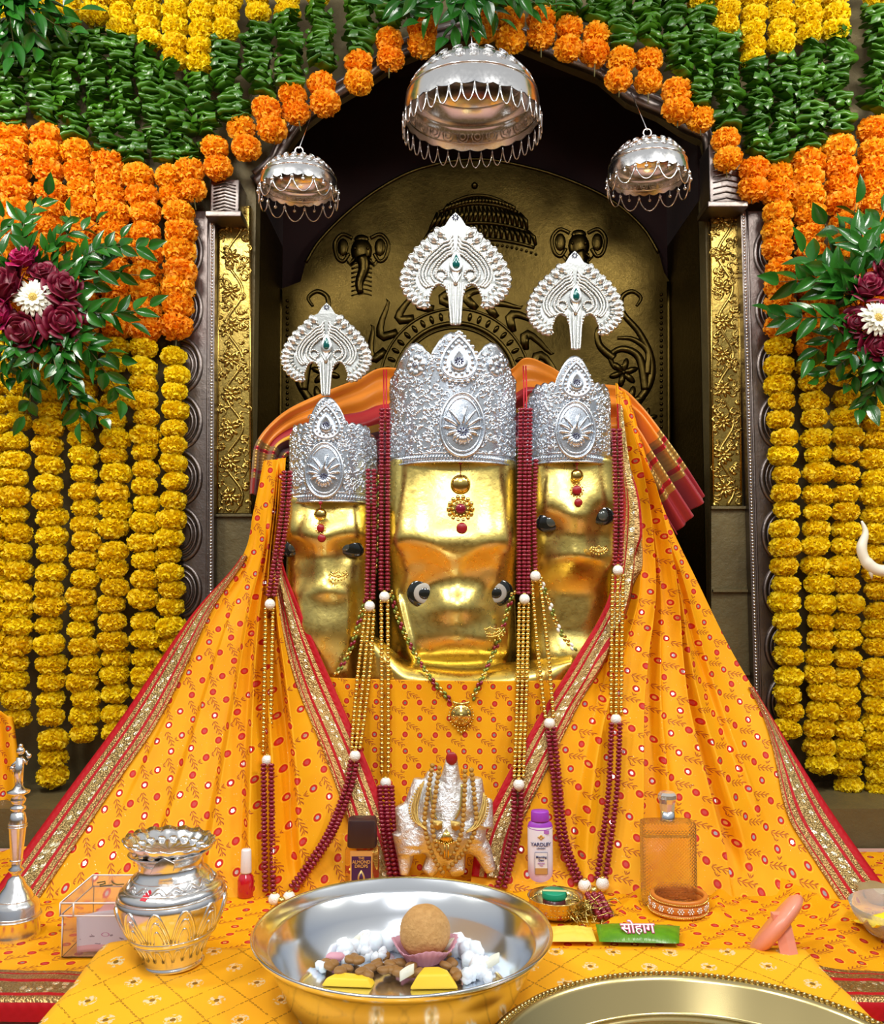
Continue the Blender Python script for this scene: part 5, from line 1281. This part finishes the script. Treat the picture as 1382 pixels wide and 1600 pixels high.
for k, (x, y, a) in enumerate(((531, 1470, .6), (548, 1488, -.3), (700, 1498, .2), (770, 1522, .1), (636, 1540, 0), (655, 1448, .3))):
    p = on_tray(tray(x, y), .01); m = MB(); L = .009
    m.grid(lambda u, v: p+Vector((cos(a)*(v-.5)*2*L-sin(a)*(u-.5)*L*1.1*sin(PI*(.1+.85*v)), sin(a)*(v-.5)*2*L+cos(a)*(u-.5)*L*1.1*sin(PI*(.1+.85*v)), .006+.012*(2*u-1)**2+.010*v)), 6, 8)
    o = m.build('white_petal', M['white'], solid=.0008); tag(o, 'curled white petal in the steel tray, %s' % ('leftmost, far side', 'second from left', 'right of the pink cup', 'rightmost of all', 'beside the yellow wedge', 'behind the brown sweet ball')[k], 'petal', 'white petals in the steel tray')

# silver water pot with a fluted dish in its mouth
pp = G(271, 1503, TZ+.004); K = .00088; pp.z = TZat(pp.x, pp.y)+.001; t = thing('silver_water_pot', pp, 'round embossed silver water pot with red mark on the front table', 'pot')
TM = Matrix.Translation(pp)@Matrix.Rotation(-.045, 4, 'Y')
pr = [(0, 0), (44, 0), (47, 2), (44, 5), (43, 8), (48, 22), (57, 40), (63, 44), (66, 47), (65, 50), (74, 66), (81, 84), (83.5, 98), (82, 110), (79.5, 113), (80, 116), (77, 126), (71, 131), (66, 134), (60, 148), (52, 158), (48.5, 166), (48.5, 178), (53, 190), (62, 200), (64, 203), (62, 204.5), (52, 192), (46, 178), (46, 166), (50, 158)]
zc = lambda z: z if z < 98 else 98+(z-98)*.70
MB().lathe([(r*K, zc(z)*K) for r, z in pr], 96, TM).build('pot_body', M['silver'], t)
m = MB()
def pt(a, r, z): return TM@Vector((r*K*cos(a), r*K*sin(a), zc(z)*K))
def prad(z):
    for (r0, z0), (r1, z1) in zip(pr, pr[1:]):
        if z0 <= z <= z1 and z1 > z0: return r0+(r1-r0)*(z-z0)/(z1-z0)
    return 80
NPt = 12
for i in range(NPt):
    a0 = 2*PI*i/NPt; hw = PI/NPt
    for s_ in (1, .72, .42):
        pts = []
        for u in np.linspace(-1, 1, 15):
            z = 54+(50*s_)*(1-abs(u)**1.7); pts.append(pt(a0+hw*u*s_*.97, prad(z)+.6, z))
        m.tube(pts, .0011 if s_ < 1 else .0015, 5)
    for j in range(8):
        z = 58+j*5; m.tube([pt(a0+hw*(.56*(1-j/9)), prad(z)+.5, z), pt(a0+hw*(.72*(1-j/9)), prad(z)+.5, z+1.5)], .0009, 4)
for i in range(16):
    a0 = 2*PI*i/16
    for s_ in (1, .5): m.tube([pt(a0+PI/16*u*s_, prad(134+13*s_*(1-abs(u)**1.6))+.4, 134+13*s_*(1-abs(u)**1.6)) for u in np.linspace(-1, 1, 9)], .001, 5)
for i in range(22):
    a0 = 2*PI*i/22; m.tube([pt(a0+PI/22*u, prad(10+28*(1-abs(u)**2.2))+.5, 10+28*(1-abs(u)**2.2)) for u in np.linspace(-.85, .85, 9)], .0011, 5)
for z in (113.5, 132, 151, 42, 50): m.tube([pt(a, prad(z)+.6, z) for a in np.linspace(0, 2*PI, 64)[:-1]], .0010, 5, closed=True)
m.build('embossed_petals', M['silver'], t)
m = MB(); m.add([pt(-PI/2-.26+dx, prad(z)+1.2, z) for dx, z in ((-.10, 129), (.04, 128), (.07, 134), (.12, 138), (.05, 146), (-.03, 141), (-.08, 137))], [(0, 1, 2, 3, 4, 5, 6)]); o = m.build('red_mark', M['redthread'], t, smooth=False)
dm = TM@Matrix.Translation((-0.002, -.002, 168*K))@Matrix.Rotation(.10, 4, 'Y')
t = thing('fluted_silver_dish', dm@Vector((0, 0, 0)), 'shiny silver dish with fluted wavy rim resting in the mouth of the water pot', 'dish')
MB().lathe([(0, 2*K), (40*K, 3*K), (54*K, 7*K), (60*K, 14*K), (69*K, 21*K), (70*K, 19*K), (61*K, 10*K), (54*K, 3*K), (40*K, -2*K), (0, -3*K)], 120, dm, rf=lambda a, j: 1+(.022*sin(a*17) if 2 <= j <= 6 else 0), zf=lambda a, j: (.0012*sin(a*17+1) if 2 <= j <= 6 else 0)).build('dish_body', M['silver'], t)
m = MB()
for i in range(18): a = 2*PI*i/18; m.ball(dm@Vector((52*K*cos(a), 52*K*sin(a), 6*K)), 8*K, 8, 6, sc=(1, 1, .6))
m.build('rim_lobes', M['silver'], t)
c = dm@Vector((18*K, -62*K, -2*K)); m = MB(); m.add([c+Vector((a*K, -.002, b*K)) for a, b in ((-26, -9), (8, -6), (10, 6), (-6, 14), (-18, 6))]+[c+Vector((a*K, .004, b*K)) for a, b in ((-26, -9), (8, -6), (10, 6), (-6, 14), (-18, 6))], [(0, 1, 2, 3, 4), (9, 8, 7, 6, 5)]+[(i, (i+1) % 5, 5+(i+1) % 5, 5+i) for i in range(5)])
o = m.build('foil_scrap', M['silver'], bevel=.0006); tag(o, 'small crumpled silver foil scrap tucked between pot mouth and dish', 'foil')

# silver bell
bp_ = G(22, 1462, .004); bp_ = AZ(bp_); k = .001*1.0; t = thing('silver_hand_bell', bp_, 'tall silver hand bell with figured handle at the left edge', 'bell'); TB = Matrix.Translation(bp_)@Matrix.Scale(.95, 4)
pr = [(40, 0), (41, 3), (39, 8), (38.5, 30), (40, 32), (38, 36), (37, 50), (33, 56), (28, 60), (24, 70), (16, 80), (12, 90), (7, 94), (6, 98), (11, 103), (12, 106), (7, 110), (9, 120), (13, 170), (13.5, 185), (11, 196), (7, 198), (12, 202), (12, 206), (7, 208), (11, 214), (12, 218), (8, 224), (17, 228), (18, 231), (10, 234), (6, 240), (0, 241)]
MB().lathe([(r*k, z*k) for r, z in pr]+[], 64, TB).build('bell_body', M['silver'], t)
m = MB()
for z, r in ((32, 40.5), (36, 38.5), (60, 28.5), (178, 14), (174, 14), (120, 9.5)): m.tube([TB@Vector((r*k*cos(a), r*k*sin(a), z*k)) for a in np.linspace(0, 2*PI, 48)[:-1]], .0012, 5, closed=True)
m.build('ring_lines', M['silver'], t)
m = MB(); W = lambda x, z, y=0: TB@Vector((x*k, y*k, z*k))
m.tube([W(0, 238), W(-1, 262), W(1, 285)], [.006, .007, .006], 10); m.ball(W(1, 296), .0065, 10, 8); m.ball(W(1, 304), .0035, 8, 6); m.tube([W(2, 285), W(12, 276), W(16, 286), (W(10, 296))], [.0035, .003, .0025, .002], 8); m.tube([W(-2, 280), W(-11, 272), W(-10, 262)], [.003, .003, .002], 8)
m.ball(W(-12, 268), .004, 8, 6); m.ball(W(15, 288), .004, 8, 6); m.build('figure', M['silver'], t)

# clear plastic box with printed packet
M['plastic'] = MT('clear_plastic', (.98, .93, .92), .06, 0, Transmission_Weight=.95, IOR=1.12).m
q0 = G(88, 1500, .004); bx0, by0, bx1, by1, bh = q0.x+.003, q0.y, -.425, 1.46, .078
bz = .006; t = thing('plastic_box', ((bx0+bx1)/2, (by0+by1)/2, bz), 'clear lidded plastic box holding a printed packet, left of the silver pot', 'box')
sk = Matrix.Identity(4)
def shell(m, x0, y0, x1, y1, z0, z1, th):
    for a, b in (((x0, y0, z0), (x1, y1, z0+th)), ((x0, y0, z0), (x1, y0+th, z1)), ((x0, y1-th, z0), (x1, y1, z1)), ((x0, y0, z0), (x0+th, y1, z1)), ((x1-th, y0, z0), (x1, y1, z1))): m.box(a, b)
m = MB(); shell(m, bx0+.003, by0+.003, bx1-.003, by1-.003, bz, bz+bh-.016, .0015); m.build('box_body', M['plastic'], t, smooth=False)
m = MB(); z1 = bz+bh; m.box((bx0, by0, z1-.0015), (bx1, by1, z1)); 
for a, b in (((bx0, by0, z1-.018), (bx1, by0+.0015, z1)), ((bx0, by1-.0015, z1-.018), (bx1, by1, z1)), ((bx0, by0, z1-.018), (bx0+.0015, by1, z1)), ((bx1-.0015, by0, z1-.018), (bx1, by1, z1))): m.box(a, b)
l = m.build('box_lid', M['plastic'], t, smooth=False)
M['lidedge'] = MT('frosted_plastic_edge', (.92, .84, .84), .4, 0).m
m = MB(); 
for z in (z1, z1-.018):
    m.tube([(bx0, by0, z), (bx1, by0, z), (bx1, by1, z), (bx0, by1, z)], .0012, 6, closed=True)
for x, y in ((bx0, by0), (bx0, by1)): m.tube([(x, y, z1-.018), (x, y, z1)], .001, 6)
m.tube([(bx0+.003, by0+.003, bz+.002), (bx0+.003, by0+.003, z1-.018)], .0009, 6); m.tube([(bx0+.02, by0-.0005, z1-.018), (bx0+.02, by0-.0005, z1)], .0012, 6); m.build('lid_edges', M['lidedge'], l)
pk = MT('printed_packet_film', (.72, .68, .80), .35); M['packet'] = pk.m; x, y, _ = pk.xyz(pk.coord('UV')); d = hyp(x-.36, (y-.42)*1.2)
col = pk.mix(pk.noise(pk.comb(x*8, y*8, 0), 1, 3).gt(.62)*y.lt(.45), (.84, .80, .90), (.30, .24, .32)); col = pk.mix(d.lt(.06)*d.gt(.045), col, (.6, .2, .45)); col = pk.mix(y.lt(.18)*x.lt(.5), col, (.85, .45, .50)); pk.set('Base Color', col)
t2 = thing('printed_packet', (bx0+.06, by0+.04, bz), 'white and lilac printed packet inside the clear plastic box', 'packet')
m = MB(); m.grid(lambda u, v: Vector((bx0+.012+.12*u+.010*(1-v)*(1-u), by0+.012+.02*v+.005*sin(u*7), bz+.003+(.044+.022*u)*v)), 16, 10); m.build('front_film', M['packet'], t2, solid=.0008)
m = MB(); m.box((bx0+.03, by0+.04, bz+.003), (bx1-.01, by1-.02, bz+.045)); m.build('contents', M['packet'], t2, bevel=.004)
m = MB(); lx, ly = (bx0+bx1)/2-.022, by0+.075
for pts in ([(-.022, .01), (-.012, .016), (-.008, .006), (-.014, .0)], [(-.002, .018), (.004, .008), (.012, .002), (.022, .004)], [(-.012, -.006), (-.004, -.002), (.006, .0)]): m.tube([(lx+a, ly+b, z1+.0004) for a, b in pts], .0011, 5)
m.build('ink_mark', M['kumkum'] if 0 else M['stem'], l)

# nail polish
n0 = AZ(G(384, 1401, .004)); t = thing('nail_polish_bottle', n0, 'small red nail polish bottle with white cap beside the left necklace', 'bottle'); T4 = Matrix.Translation(n0)
M['redglass'] = MT('red_nail_polish', (.50, .004, .02), .08, 0, Coat_Weight=1).m; M['whitecap'] = simple('white_plastic', (.80, .78, .80), .3); 
MB().lathe([(0, 0), (.013, 0), (.0145, .002), (.0145, .028), (.012, .036), (.007, .040), (.007, .042), (0, .042)], 32, T4).build('bottle_body', M['redglass'], t)
MB().lathe([(0, .040), (.0088, .040), (.0095, .042), (.0085, .078), (.0075, .080), (0, .080)], 32, T4).build('cap', M['whitecap'], t)

# almond hair oil bottle
a0 = AZ(G(566, 1392, .004)); t = thing('hair_oil_bottle', a0, 'small square glass bottle of hair oil with dark square cap', 'bottle'); kk = px2(1, a0.y)
M['oil'] = MT('amber_oil', (.98, .72, .25), .05, 0, Transmission_Weight=.95, IOR=1.18).m; M['brownp'] = simple('dark_brown_plastic', (.030, .012, .016), .4); M['purple'] = simple('dark_purple_label', (.045, .008, .075), .4); M['goldprint'] = simple('gold_print', (.75, .52, .20), .35, .6)
def rbox(m, c, hx, hy, z0, z1, taper=1, rad=.3):
    """rounded-square prism"""
    for_ = []
    def prof(a, h_x, h_y):
        e_ = .45; return math.copysign(abs(cos(a))**e_, cos(a))*h_x, math.copysign(abs(sin(a))**e_, sin(a))*h_y
    vs = []; N = 40; st = [(z0, .96), (z0+.002, 1), (z1-.004, taper), (z1-.001, taper*.97), (z1, taper*.9)]
    for z, s_ in st:
        for i in range(N): x, y = prof(2*PI*i/N, hx*s_, hy*s_); vs.append(c+Vector((x, y, z)))
    fs = [tuple(range(N)), tuple(len(vs)-1-i for i in range(N))]
    for j in range(len(st)-1):
        for i in range(N): fs.append((j*N+i, j*N+(i+1) % N, (j+1)*N+(i+1) % N, (j+1)*N+i))
    m.add(vs, fs)
m = MB(); rbox(m, a0, .030, .017, 0, .074); m.build('bottle_body', M['oil'], t, auto=True)
m = MB(); rbox(m, a0, .026, .020, .078, .125, .96); m.build('cap', M['brownp'], t, auto=True); MB().lathe([(.012, .070), (.012, .080)], 20, Matrix.Translation(a0)).build('neck', M['oil'], t)
m = MB(); f0 = a0+Vector((0, -.0178, 0)); m.poly([f0+Vector((a*.0195, 0, b)) for a, b in ((-1, .016), (-.8, .008), (.8, .008), (1, .016), (1, .073), (-1, .073))], (0, .001, 0)); g_ = m.build('label_border', M['goldprint'], t, smooth=False)
m = MB(); f1 = f0+Vector((0, -.0006, 0)); m.poly([f1+Vector((a*.017, 0, b)) for a, b in ((-1, .018), (-.8, .011), (.8, .011), (1, .018), (1, .064), (-1, .064))], (0, .0006, 0)); m.build('label', M['purple'], t, smooth=False)
for s_, z, sz in (('THE', .061, .006), ('ALMOND', .0545, .0078), ('DROPS', .0475, .0078), ('BAJAJ', .016, .005)): text(s_, sz, FM(f1+Vector((0, -.0006, z))), M['goldprint'], 'lettering', t, sx=.95, bold=.0001)
m = MB(); tearplate(m, f1+Vector((0, -.0004, .030)), Vector((1, 0, 0)), Vector((0, 0, 1)), Vector((0, -1, 0)), .0065, .0095, [(1, 0), (1, .0006)]); m.build('drop_emblem', M['goldprint'], t)
m = MB(); tearplate(m, f1+Vector((0, -.0012, .029)), Vector((1, 0, 0)), Vector((0, 0, 1)), Vector((0, -1, 0)), .0036, .0065, [(1, 0), (1, .0004)]); m.build('drop_centre', M['purple'], t)

# talcum bottle
y0 = AZ(G(845, 1386, .004)); t = thing('talc_bottle', y0, 'slim white and purple talcum powder bottle with violet cap', 'bottle'); T4 = Matrix.Translation(y0)
tm = MT('talc_label', rough=.35); X_, Y_, Z_ = tm.xyz(tm.coord('UV')); nz = tm.noise(tm.comb(X_*9, Y_*6, 0), 1.2, 2)
col = tm.ramp(Y_+(nz-.5)*.12, [(0, (.55, .08, .42)), (.28, (.62, .15, .55)), (.42, (.62, .42, .78)), (.58, (.80, .78, .88))]); col = tm.mix(tm.noise(tm.comb(X_*14, Y_*5, 4), 1.3, 1).gt(.58)*Y_.lt(.34), col, (.30, .04, .38)); tm.set('Base Color', col); M['talc'] = tm.m
M['violet'] = simple('violet_plastic', (.33, .045, .50), .35); M['navy'] = simple('navy_print', (.03, .04, .16), .5); M['lilac'] = simple('lilac_print', (.45, .15, .55), .5)
sx_, sy_ = 1, .62
MB().lathe([(0, 0), (.020, 0), (.0220, .002), (.0225, .05), (.0225, .104), (.0222, .106)], 48, T4, sx=sx_, sy=sy_).build('bottle_body', M['talc'], t)
MB().lathe([(.0223, .1035), (.0226, .106), (.0200, .1125), (.0160, .1150), (.0155, .116)], 48, T4, sx=sx_, sy=sy_, zf=lambda a, j: (-.004*abs(sin(a)) if j < 2 else 0)).build('shoulder', M['violet'], t)
MB().lathe([(0, .115), (.0160, .115), (.0165, .117), (.0160, .131), (.0150, .133), (0, .133)], 48, T4, sx=sx_, sy=.8).build('cap', M['violet'], t)
fy = y0+Vector((0, -.0225*sy_-.0006, 0))
text('YARDLEY', .0088, FM(fy+Vector((0, 0, .0770))), M['navy'], 'lettering', t, bend=.045, bold=.00012); text('LONDON', .0036, FM(fy+Vector((0, 0, .0705))), M['navy'], 'lettering', t, bend=.045)
m = MB(); fr0 = fy+Vector((0, -.0002, 0))
m.poly([fr0+Vector((a*.0115, 0, b)) for a, b in ((-1, .026), (1, .026), (1, .064), (-1, .064))], (0, .0004, 0)); m.build('label_frame', M['navy'], t, smooth=False)
m = MB(); m.poly([fr0+Vector((a*.0108, -.0005, b)) for a, b in ((-1, .0267), (1, .0267), (1, .0633), (-1, .0633))], (0, .0004, 0)); m.build('label_panel', M['whitecap'], t, smooth=False)
m = MB(); m.poly([fr0+Vector((a*.0108, -.0010, b)) for a, b in ((-1, .0267), (1, .0267), (1, .0370), (-1, .0370))], (0, .0004, 0)); m.build('gold_panel', M['goldprint'], t, smooth=False)
m = MB(); m.poly([fr0+Vector((a*.0105, -.0006, b)) for a, b in ((-1, .007), (1, .007), (1, .012), (-1, .012))], (0, .0004, 0)); m.build('gold_strip', M['goldprint'], t, smooth=False)
for s_, z, sz in (('Morning', .056, .0056), ('Dew', .0505, .0050)): text(s_, sz, FM(fr0+Vector((0, -.0012, z))), M['navy'], 'lettering', t, bold=.0001)
for s_, z, sz in (('PERFUMED', .0450, .0026), ('TALC', .0415, .0026)): text(s_, sz, FM(fr0+Vector((0, -.0012, z))), M['lilac'], 'lettering', t)
m = MB(); c = fr0+Vector((0, -.0002, .090))
for a in range(4): b = PI/2*a; m.ball(c+Vector((cos(b)*.0032, 0, sin(b)*.0026)), .0024, 8, 5, sc=(1, .2, .8))
m.poly([c+Vector((a*.0065, .0003, b*.0048)) for a, b in ((-1, 0), (0, -1), (1, 0), (0, 1))], (0, .0003, 0)); m.build('crest_emblem', M['goldprint'], t)
m = MB(); m.poly([fr0+Vector((.0085+a*.0060, .0012, .0985+b*.0035)) for a, b in ((-1, -.7), (1, -1), (1, 1), (-1, .7))], (0, .0004, 0)); m.build('corner_flash', M['lilac'], t, smooth=False)

# brass bowl with small jar
b0 = AZ(G(869, 1434, .004)); t = thing('small_brass_bowl', b0, 'small dull brass bowl with a green-lidded jar in it, right of the tray', 'bowl'); T4 = Matrix.Translation(b0)
MB().lathe([(0, 0), (.022, 0), (.034, .008), (.042, .022), (.0445, .032), (.046, .034), (.0445, .035), (.040, .024), (.030, .009), (0, .004)], 64, T4).build('bowl_body', M['brass'], t)
m = MB()
for i in range(40):
    a = 2*PI*i/40
    for z in (.012, .018, .024): m.ball(b0+Vector((cos(a)*(.0385+(z-.018)*.45), sin(a)*(.0385+(z-.018)*.45), z)), .0024, 6, 4)
m.build('beaded_side', M['goldbead'], t)
j0 = b0+Vector((-.002, .004, .006)); t = thing('small_jar', j0, 'tiny dark jar with green lid and paper strip, standing in the brass bowl', 'jar'); T4 = Matrix.Translation(j0)
MB().lathe([(0, 0), (.018, 0), (.019, .002), (.019, .026), (0, .026)], 32, T4).build('jar_body', simple('dark_red_jar', (.07, .006, .008), .25), t)
MB().lathe([(0, .024), (.0195, .024), (.020, .026), (.020, .033), (.019, .0345), (0, .0348)], 40, T4).build('green_lid', simple('green_plastic_lid', (.0, .30, .16), .35), t)
m = MB(); m.grid(lambda u, v: j0+Vector((-.019+.040*u, -.004+.008*v-.004*u, .0353 if u < .97 else .0353-.03*(u-.97)/.03)), 32, 2); m.build('paper_strip', simple('cream_paper', (.65, .62, .30), .6), t, solid=.0004)

# perfume bottle
p0 = AZ(G(1046, 1412, .004)); t = thing('perfume_bottle', p0, 'tall textured glass bottle of amber perfume with silver faceted cap', 'bottle')
pg = MT('diamond_cut_glass', (1, .93, .70), .10, 0, Transmission_Weight=.97, IOR=1.16); X_, Y_, Z_ = pg.xyz(pg.coord('Object')); h_ = (((X_+Z_)*560).sn()*((X_-Z_)*560).sn()).ab()
pg.bump(h_, 1, .006); M['cut'] = pg.m; M['perf'] = MT('amber_perfume', (.85, .42, .06), .1, 0, Transmission_Weight=.5, IOR=1.33).m
m = MB(); rbox(m, p0, .046, .022, 0, .136); m.build('bottle_body', M['cut'], t, auto=True)
m = MB(); m.grid(lambda u, v: p0+Vector(((u-.5)*.082, (v-.5)*.030, .112)), 4, 2); m.build('perfume', M['perf'], t, solid=.001)
T4 = Matrix.Translation(p0+Vector((0, 0, .136))); MB().lathe([(0, 0), (.0125, 0), (.0128, .002), (.0120, .017), (0, .017)], 32, T4).build('collar', M['steel'], t)
MB().lathe([(0, .016), (.012, .016), (.0135, .030), (.0165, .038), (.0160, .044), (.012, .048), (0, .049)], 10, T4).build('faceted_cap', MT('crystal_cap', (.9, .88, .82), .06, .6, Transmission_Weight=.5).m, t, smooth=False)

# bangles
g0 = AZ(G(1060, 1424, .004)); M['terra'] = simple('orange_enamel', (.62, .20, .03), .3); M['glit'] = hammered('diamante_band', (.70, .58, .45), .3, 260, 1, .003, metal=.9)
for k, (z, h, mt, lb, nm) in enumerate(((.0, .006, 'glit', 'bottom sparkling gold bangle of the stack before the perfume', 0), (.0068, .012, 'glit', 'wide middle bangle set with white stones in the stack before the perfume', 1), (.0196, .008, 'terra', 'topmost plain orange bangle of the stack before the perfume', 2), (-.0, .0, '', '', 3))):
    if not h: break
    c = g0+Vector((.001*k, 0, z+.0008)); t = thing('bangle', c, lb, 'bangle', 'stacked bangles before the perfume bottle'); Rb = .0480-.0008*k
    MB().lathe([(Rb-.006, 0), (Rb-.001, 0), (Rb, h*.2), (Rb, h*.8), (Rb-.001, h), (Rb-.006, h), (Rb-.0072, h*.8), (Rb-.0072, h*.2), (Rb-.006, 0)], 72, Matrix.Translation(c)).build('band', M['terra'], t)
    m = MB(); NS = 96 if k != 1 else 18
    if k == 1:
        for i in range(NS):
            a = 2*PI*i/NS; ctr = c+Vector((cos(a)*Rb, sin(a)*Rb, h*.5)); tg = Vector((-sin(a), cos(a), 0))
            for j in range(7): b = j*2*PI/6; m.ball(ctr+(tg*cos(b)*.0042+Vector((0, 0, sin(b)*.0036)) if j < 6 else Vector()), .0019, 6, 4)
    else:
        for i in range(NS): a = 2*PI*i/NS; m.ball(c+Vector((cos(a)*Rb, sin(a)*Rb, h*(.3 if k == 2 else .5))), .0016, 6, 4)
    m.build('stones', MT('white_stones', (.85, .80, .78), .12, .7).m if k == 1 else M['goldbead'], t)

# green sachet and bits of tinsel
s0 = G(995, 1462, .010); rz = -.06; t = thing('green_sachet', s0, 'glossy green foil sachet with pink lettering lying before the bangles', 'sachet'); gm = MT('green_foil', rough=.25); X_, Y_, Z_ = gm.xyz(gm.coord('UV'))
gm.set('Base Color', gm.mix(gm.noise(gm.comb(X_*3, Y_*2, 0), 1.5, 2), (.03, .14, .01), (.16, .42, .01))); gm.bump(gm.noise(gm.comb(X_*20, Y_*4, 0), 1, 3), .4, .002); M['gfoil'] = gm.m
def sf(u, v, s_=1):
    x = (u-.5)*.118; h = .011*(sin(PI*u)**.45)*(sin(PI*v)**.6); y = (v-.5)*.052
    return s0+Vector((x*cos(rz)-y*sin(rz)+(.012*v*(u > .8)), x*sin(rz)+y*cos(rz), s_*h+.006*(v)))
m = MB(); m.grid(lambda u, v: sf(u, v), 40, 16); m.grid(lambda u, v: sf(u, v, -.5), 40, 16); m.build('pouch', M['gfoil'], t)
nrm = Vector((0, -.62, .78)); yv = Vector((0, .78, .62)); M4 = Matrix(((cos(rz), 0, 0, s0.x), (0, yv.y, nrm.y, s0.y-.010), (0, yv.z, nrm.z, s0.z+.0145), (0, 0, 0, 1)))
text('सोहाग', .022, M4, simple('pink_print', (.55, .05, .22), .4), 'lettering', t, bold=.0012); text('सोहाग', .022, M4@Matrix.Translation((0, 0, .0004)), simple('cream_print', (.90, .85, .80), .4), 'lettering', t, bold=.0001)
M['tinsel'] = MT('gold_tinsel', (.62, .50, .16), .25, 1).m
rr = random.Random(4); m = MB()
for i in range(170):
    c = AZ(G(912+rr.gauss(0, 20), 1432+rr.gauss(0, 8), .004))+Vector((0, 0, rr.uniform(.002, .020))); d1 = Vector((rr.gauss(0, 1), rr.gauss(0, 1), rr.gauss(0, .6))).normalized()*rr.uniform(.008, .020); d2 = Vector((rr.gauss(0, 1), rr.gauss(0, 1), abs(rr.gauss(0, .6))))*.004
    m.tube([c-d1, c+d2, c+d1], [.0007, .0013, .0005], 4)
o = m.build('gold_tinsel', M['tinsel']); tag(o, 'tangle of crushed gold tinsel between the brass bowl and the green sachet', 'tinsel', None, 'stuff')
y1 = G(893, 1462, .010); m = MB(); yb_ = simple('pale_yellow_cloth', (.88, .62, .08), .6)
m.grid(lambda u, v: y1+Vector(((u-.5)*.070, (v-.5)*.045, .008*sin(PI*u)**.5*sin(PI*v)**.5*(1+.5*noise.noise(Vector((u*7, v*7, 1))))+.004*v)), 24, 16); m.grid(lambda u, v: y1+Vector(((u-.5)*.070, (v-.5)*.045, -.004*sin(PI*u)**.5*sin(PI*v)**.5+.004*v)), 24, 16)
o = m.build('yellow_pouch', yb_); tag(o, 'small crumpled pale yellow cloth pouch left of the green sachet', 'pouch')

# pink folding mirror
M['pinkp'] = simple('salmon_pink_plastic', (.80, .30, .20), .28); c = P(1214, 1446, 1.335); n = Vector((.69, -.39, -.61)).normalized(); t = thing('folding_hand_mirror', Vector((c.x, c.y, .004)), 'salmon pink round folding mirror tilted on its stand, seen edge on', 'mirror')
X, Y, Z = frame(n, (0, 1, 0)); T4 = Matrix(((X.x, Y.x, Z.x, c.x), (X.y, Y.y, Z.y, c.y), (X.z, Y.z, Z.z, c.z), (0, 0, 0, 1)))
MB().lathe([(0, -.010), (.046, -.010), (.054, -.005), (.056, 0), (.054, .005), (.046, .009), (.043, .009), (.043, .006), (0, .006)], 56, T4).build('mirror_case', M['pinkp'], t)
MB().lathe([(0, .0065), (.043, .0065), (.043, .0060), (0, .0060)], 56, T4).build('mirror_glass', MT('mirror', (.9, .88, .86), .02, 1).m, t)
a = P(1220, 1431, 1.305); b = P(1236, 1500, 1.285); m = MB(); m.tube([a, b], .0125, 4, flat=.35, nrm=(0, 1, 0)); m.box((a.x-.012, a.y-.006, a.z-.004), (a.x+.008, a.y+.006, a.z+.004)); m.build('stand', M['pinkp'], t, bevel=.0008, smooth=False)

# glass bowl with yellow cloth, and folded metal leaf at the right edge
g1 = AZ(G(1415, 1470, .004)); t = thing('glass_bowl', g1, 'clear glass bowl cut off by the right edge', 'bowl'); T4 = Matrix.Translation(g1)
MB().lathe([(0, 0), (.030, 0), (.055, .012), (.072, .034), (.078, .050), (.0765, .0505), (.070, .036), (.053, .0145), (.029, .003), (0, .003)], 64, T4).build('bowl_body', M['glass'], t)
m = MB(); m.grid(lambda u, v: g1+Vector((-.064+.11*u, -.045+.085*v, .040-.035*v*(1-u)*.8+.010*noise.noise(Vector((u*4, v*4, 2))))), 20, 20); o = m.build('yellow_napkin', simple('lemon_cloth', (.93, .74, .02), .6), solid=.001); tag(o, 'lemon yellow folded cloth lying in the glass bowl', 'cloth')
l0 = AZ(G(1372, 1410, .004)); m = MB(); m.lathe([(.0, .0), (.014, .0), (.034, .024), (.0335, .025), (.013, .002), (0, .002)], 48, Matrix.Translation(l0), rf=lambda a, j: 1+(.12*sin(a*6) if 1 < j < 4 else 0)); o = m.build('fluted_leaf_cup', hammered('olive_leaf', (.42, .30, .14), .4, 40, .4, .001, metal=.2)); tag(o, 'small fluted brownish leaf cup above the glass bowl at the right edge', 'cup')

# white antler-shaped hook
m = MB(); D = 1.97; A = lambda x, y, d=0: P(x, y, D+d)
m.tube([A(*p) for p in spl([(1347, 814), (1353, 832), (1347, 855), (1352, 874), (1366, 888), (1385, 892), (1420, 888)], 28)], [.002+.009*min(1, i/9)+(.002 if i > 14 else 0) for i in range(29)], 12)
m.tube([A(1362, 884), A(1362, 896), A(1363, 905)], [.008, .005, .001], 10); o = m.build('white_antler_hook', simple('ivory', (.80, .76, .62), .35)); tag(o, 'smooth white antler-like hook poking in over the right garlands', 'hook')
for o in bpy.data.objects:
    if '_loc' in o: del o['_loc']
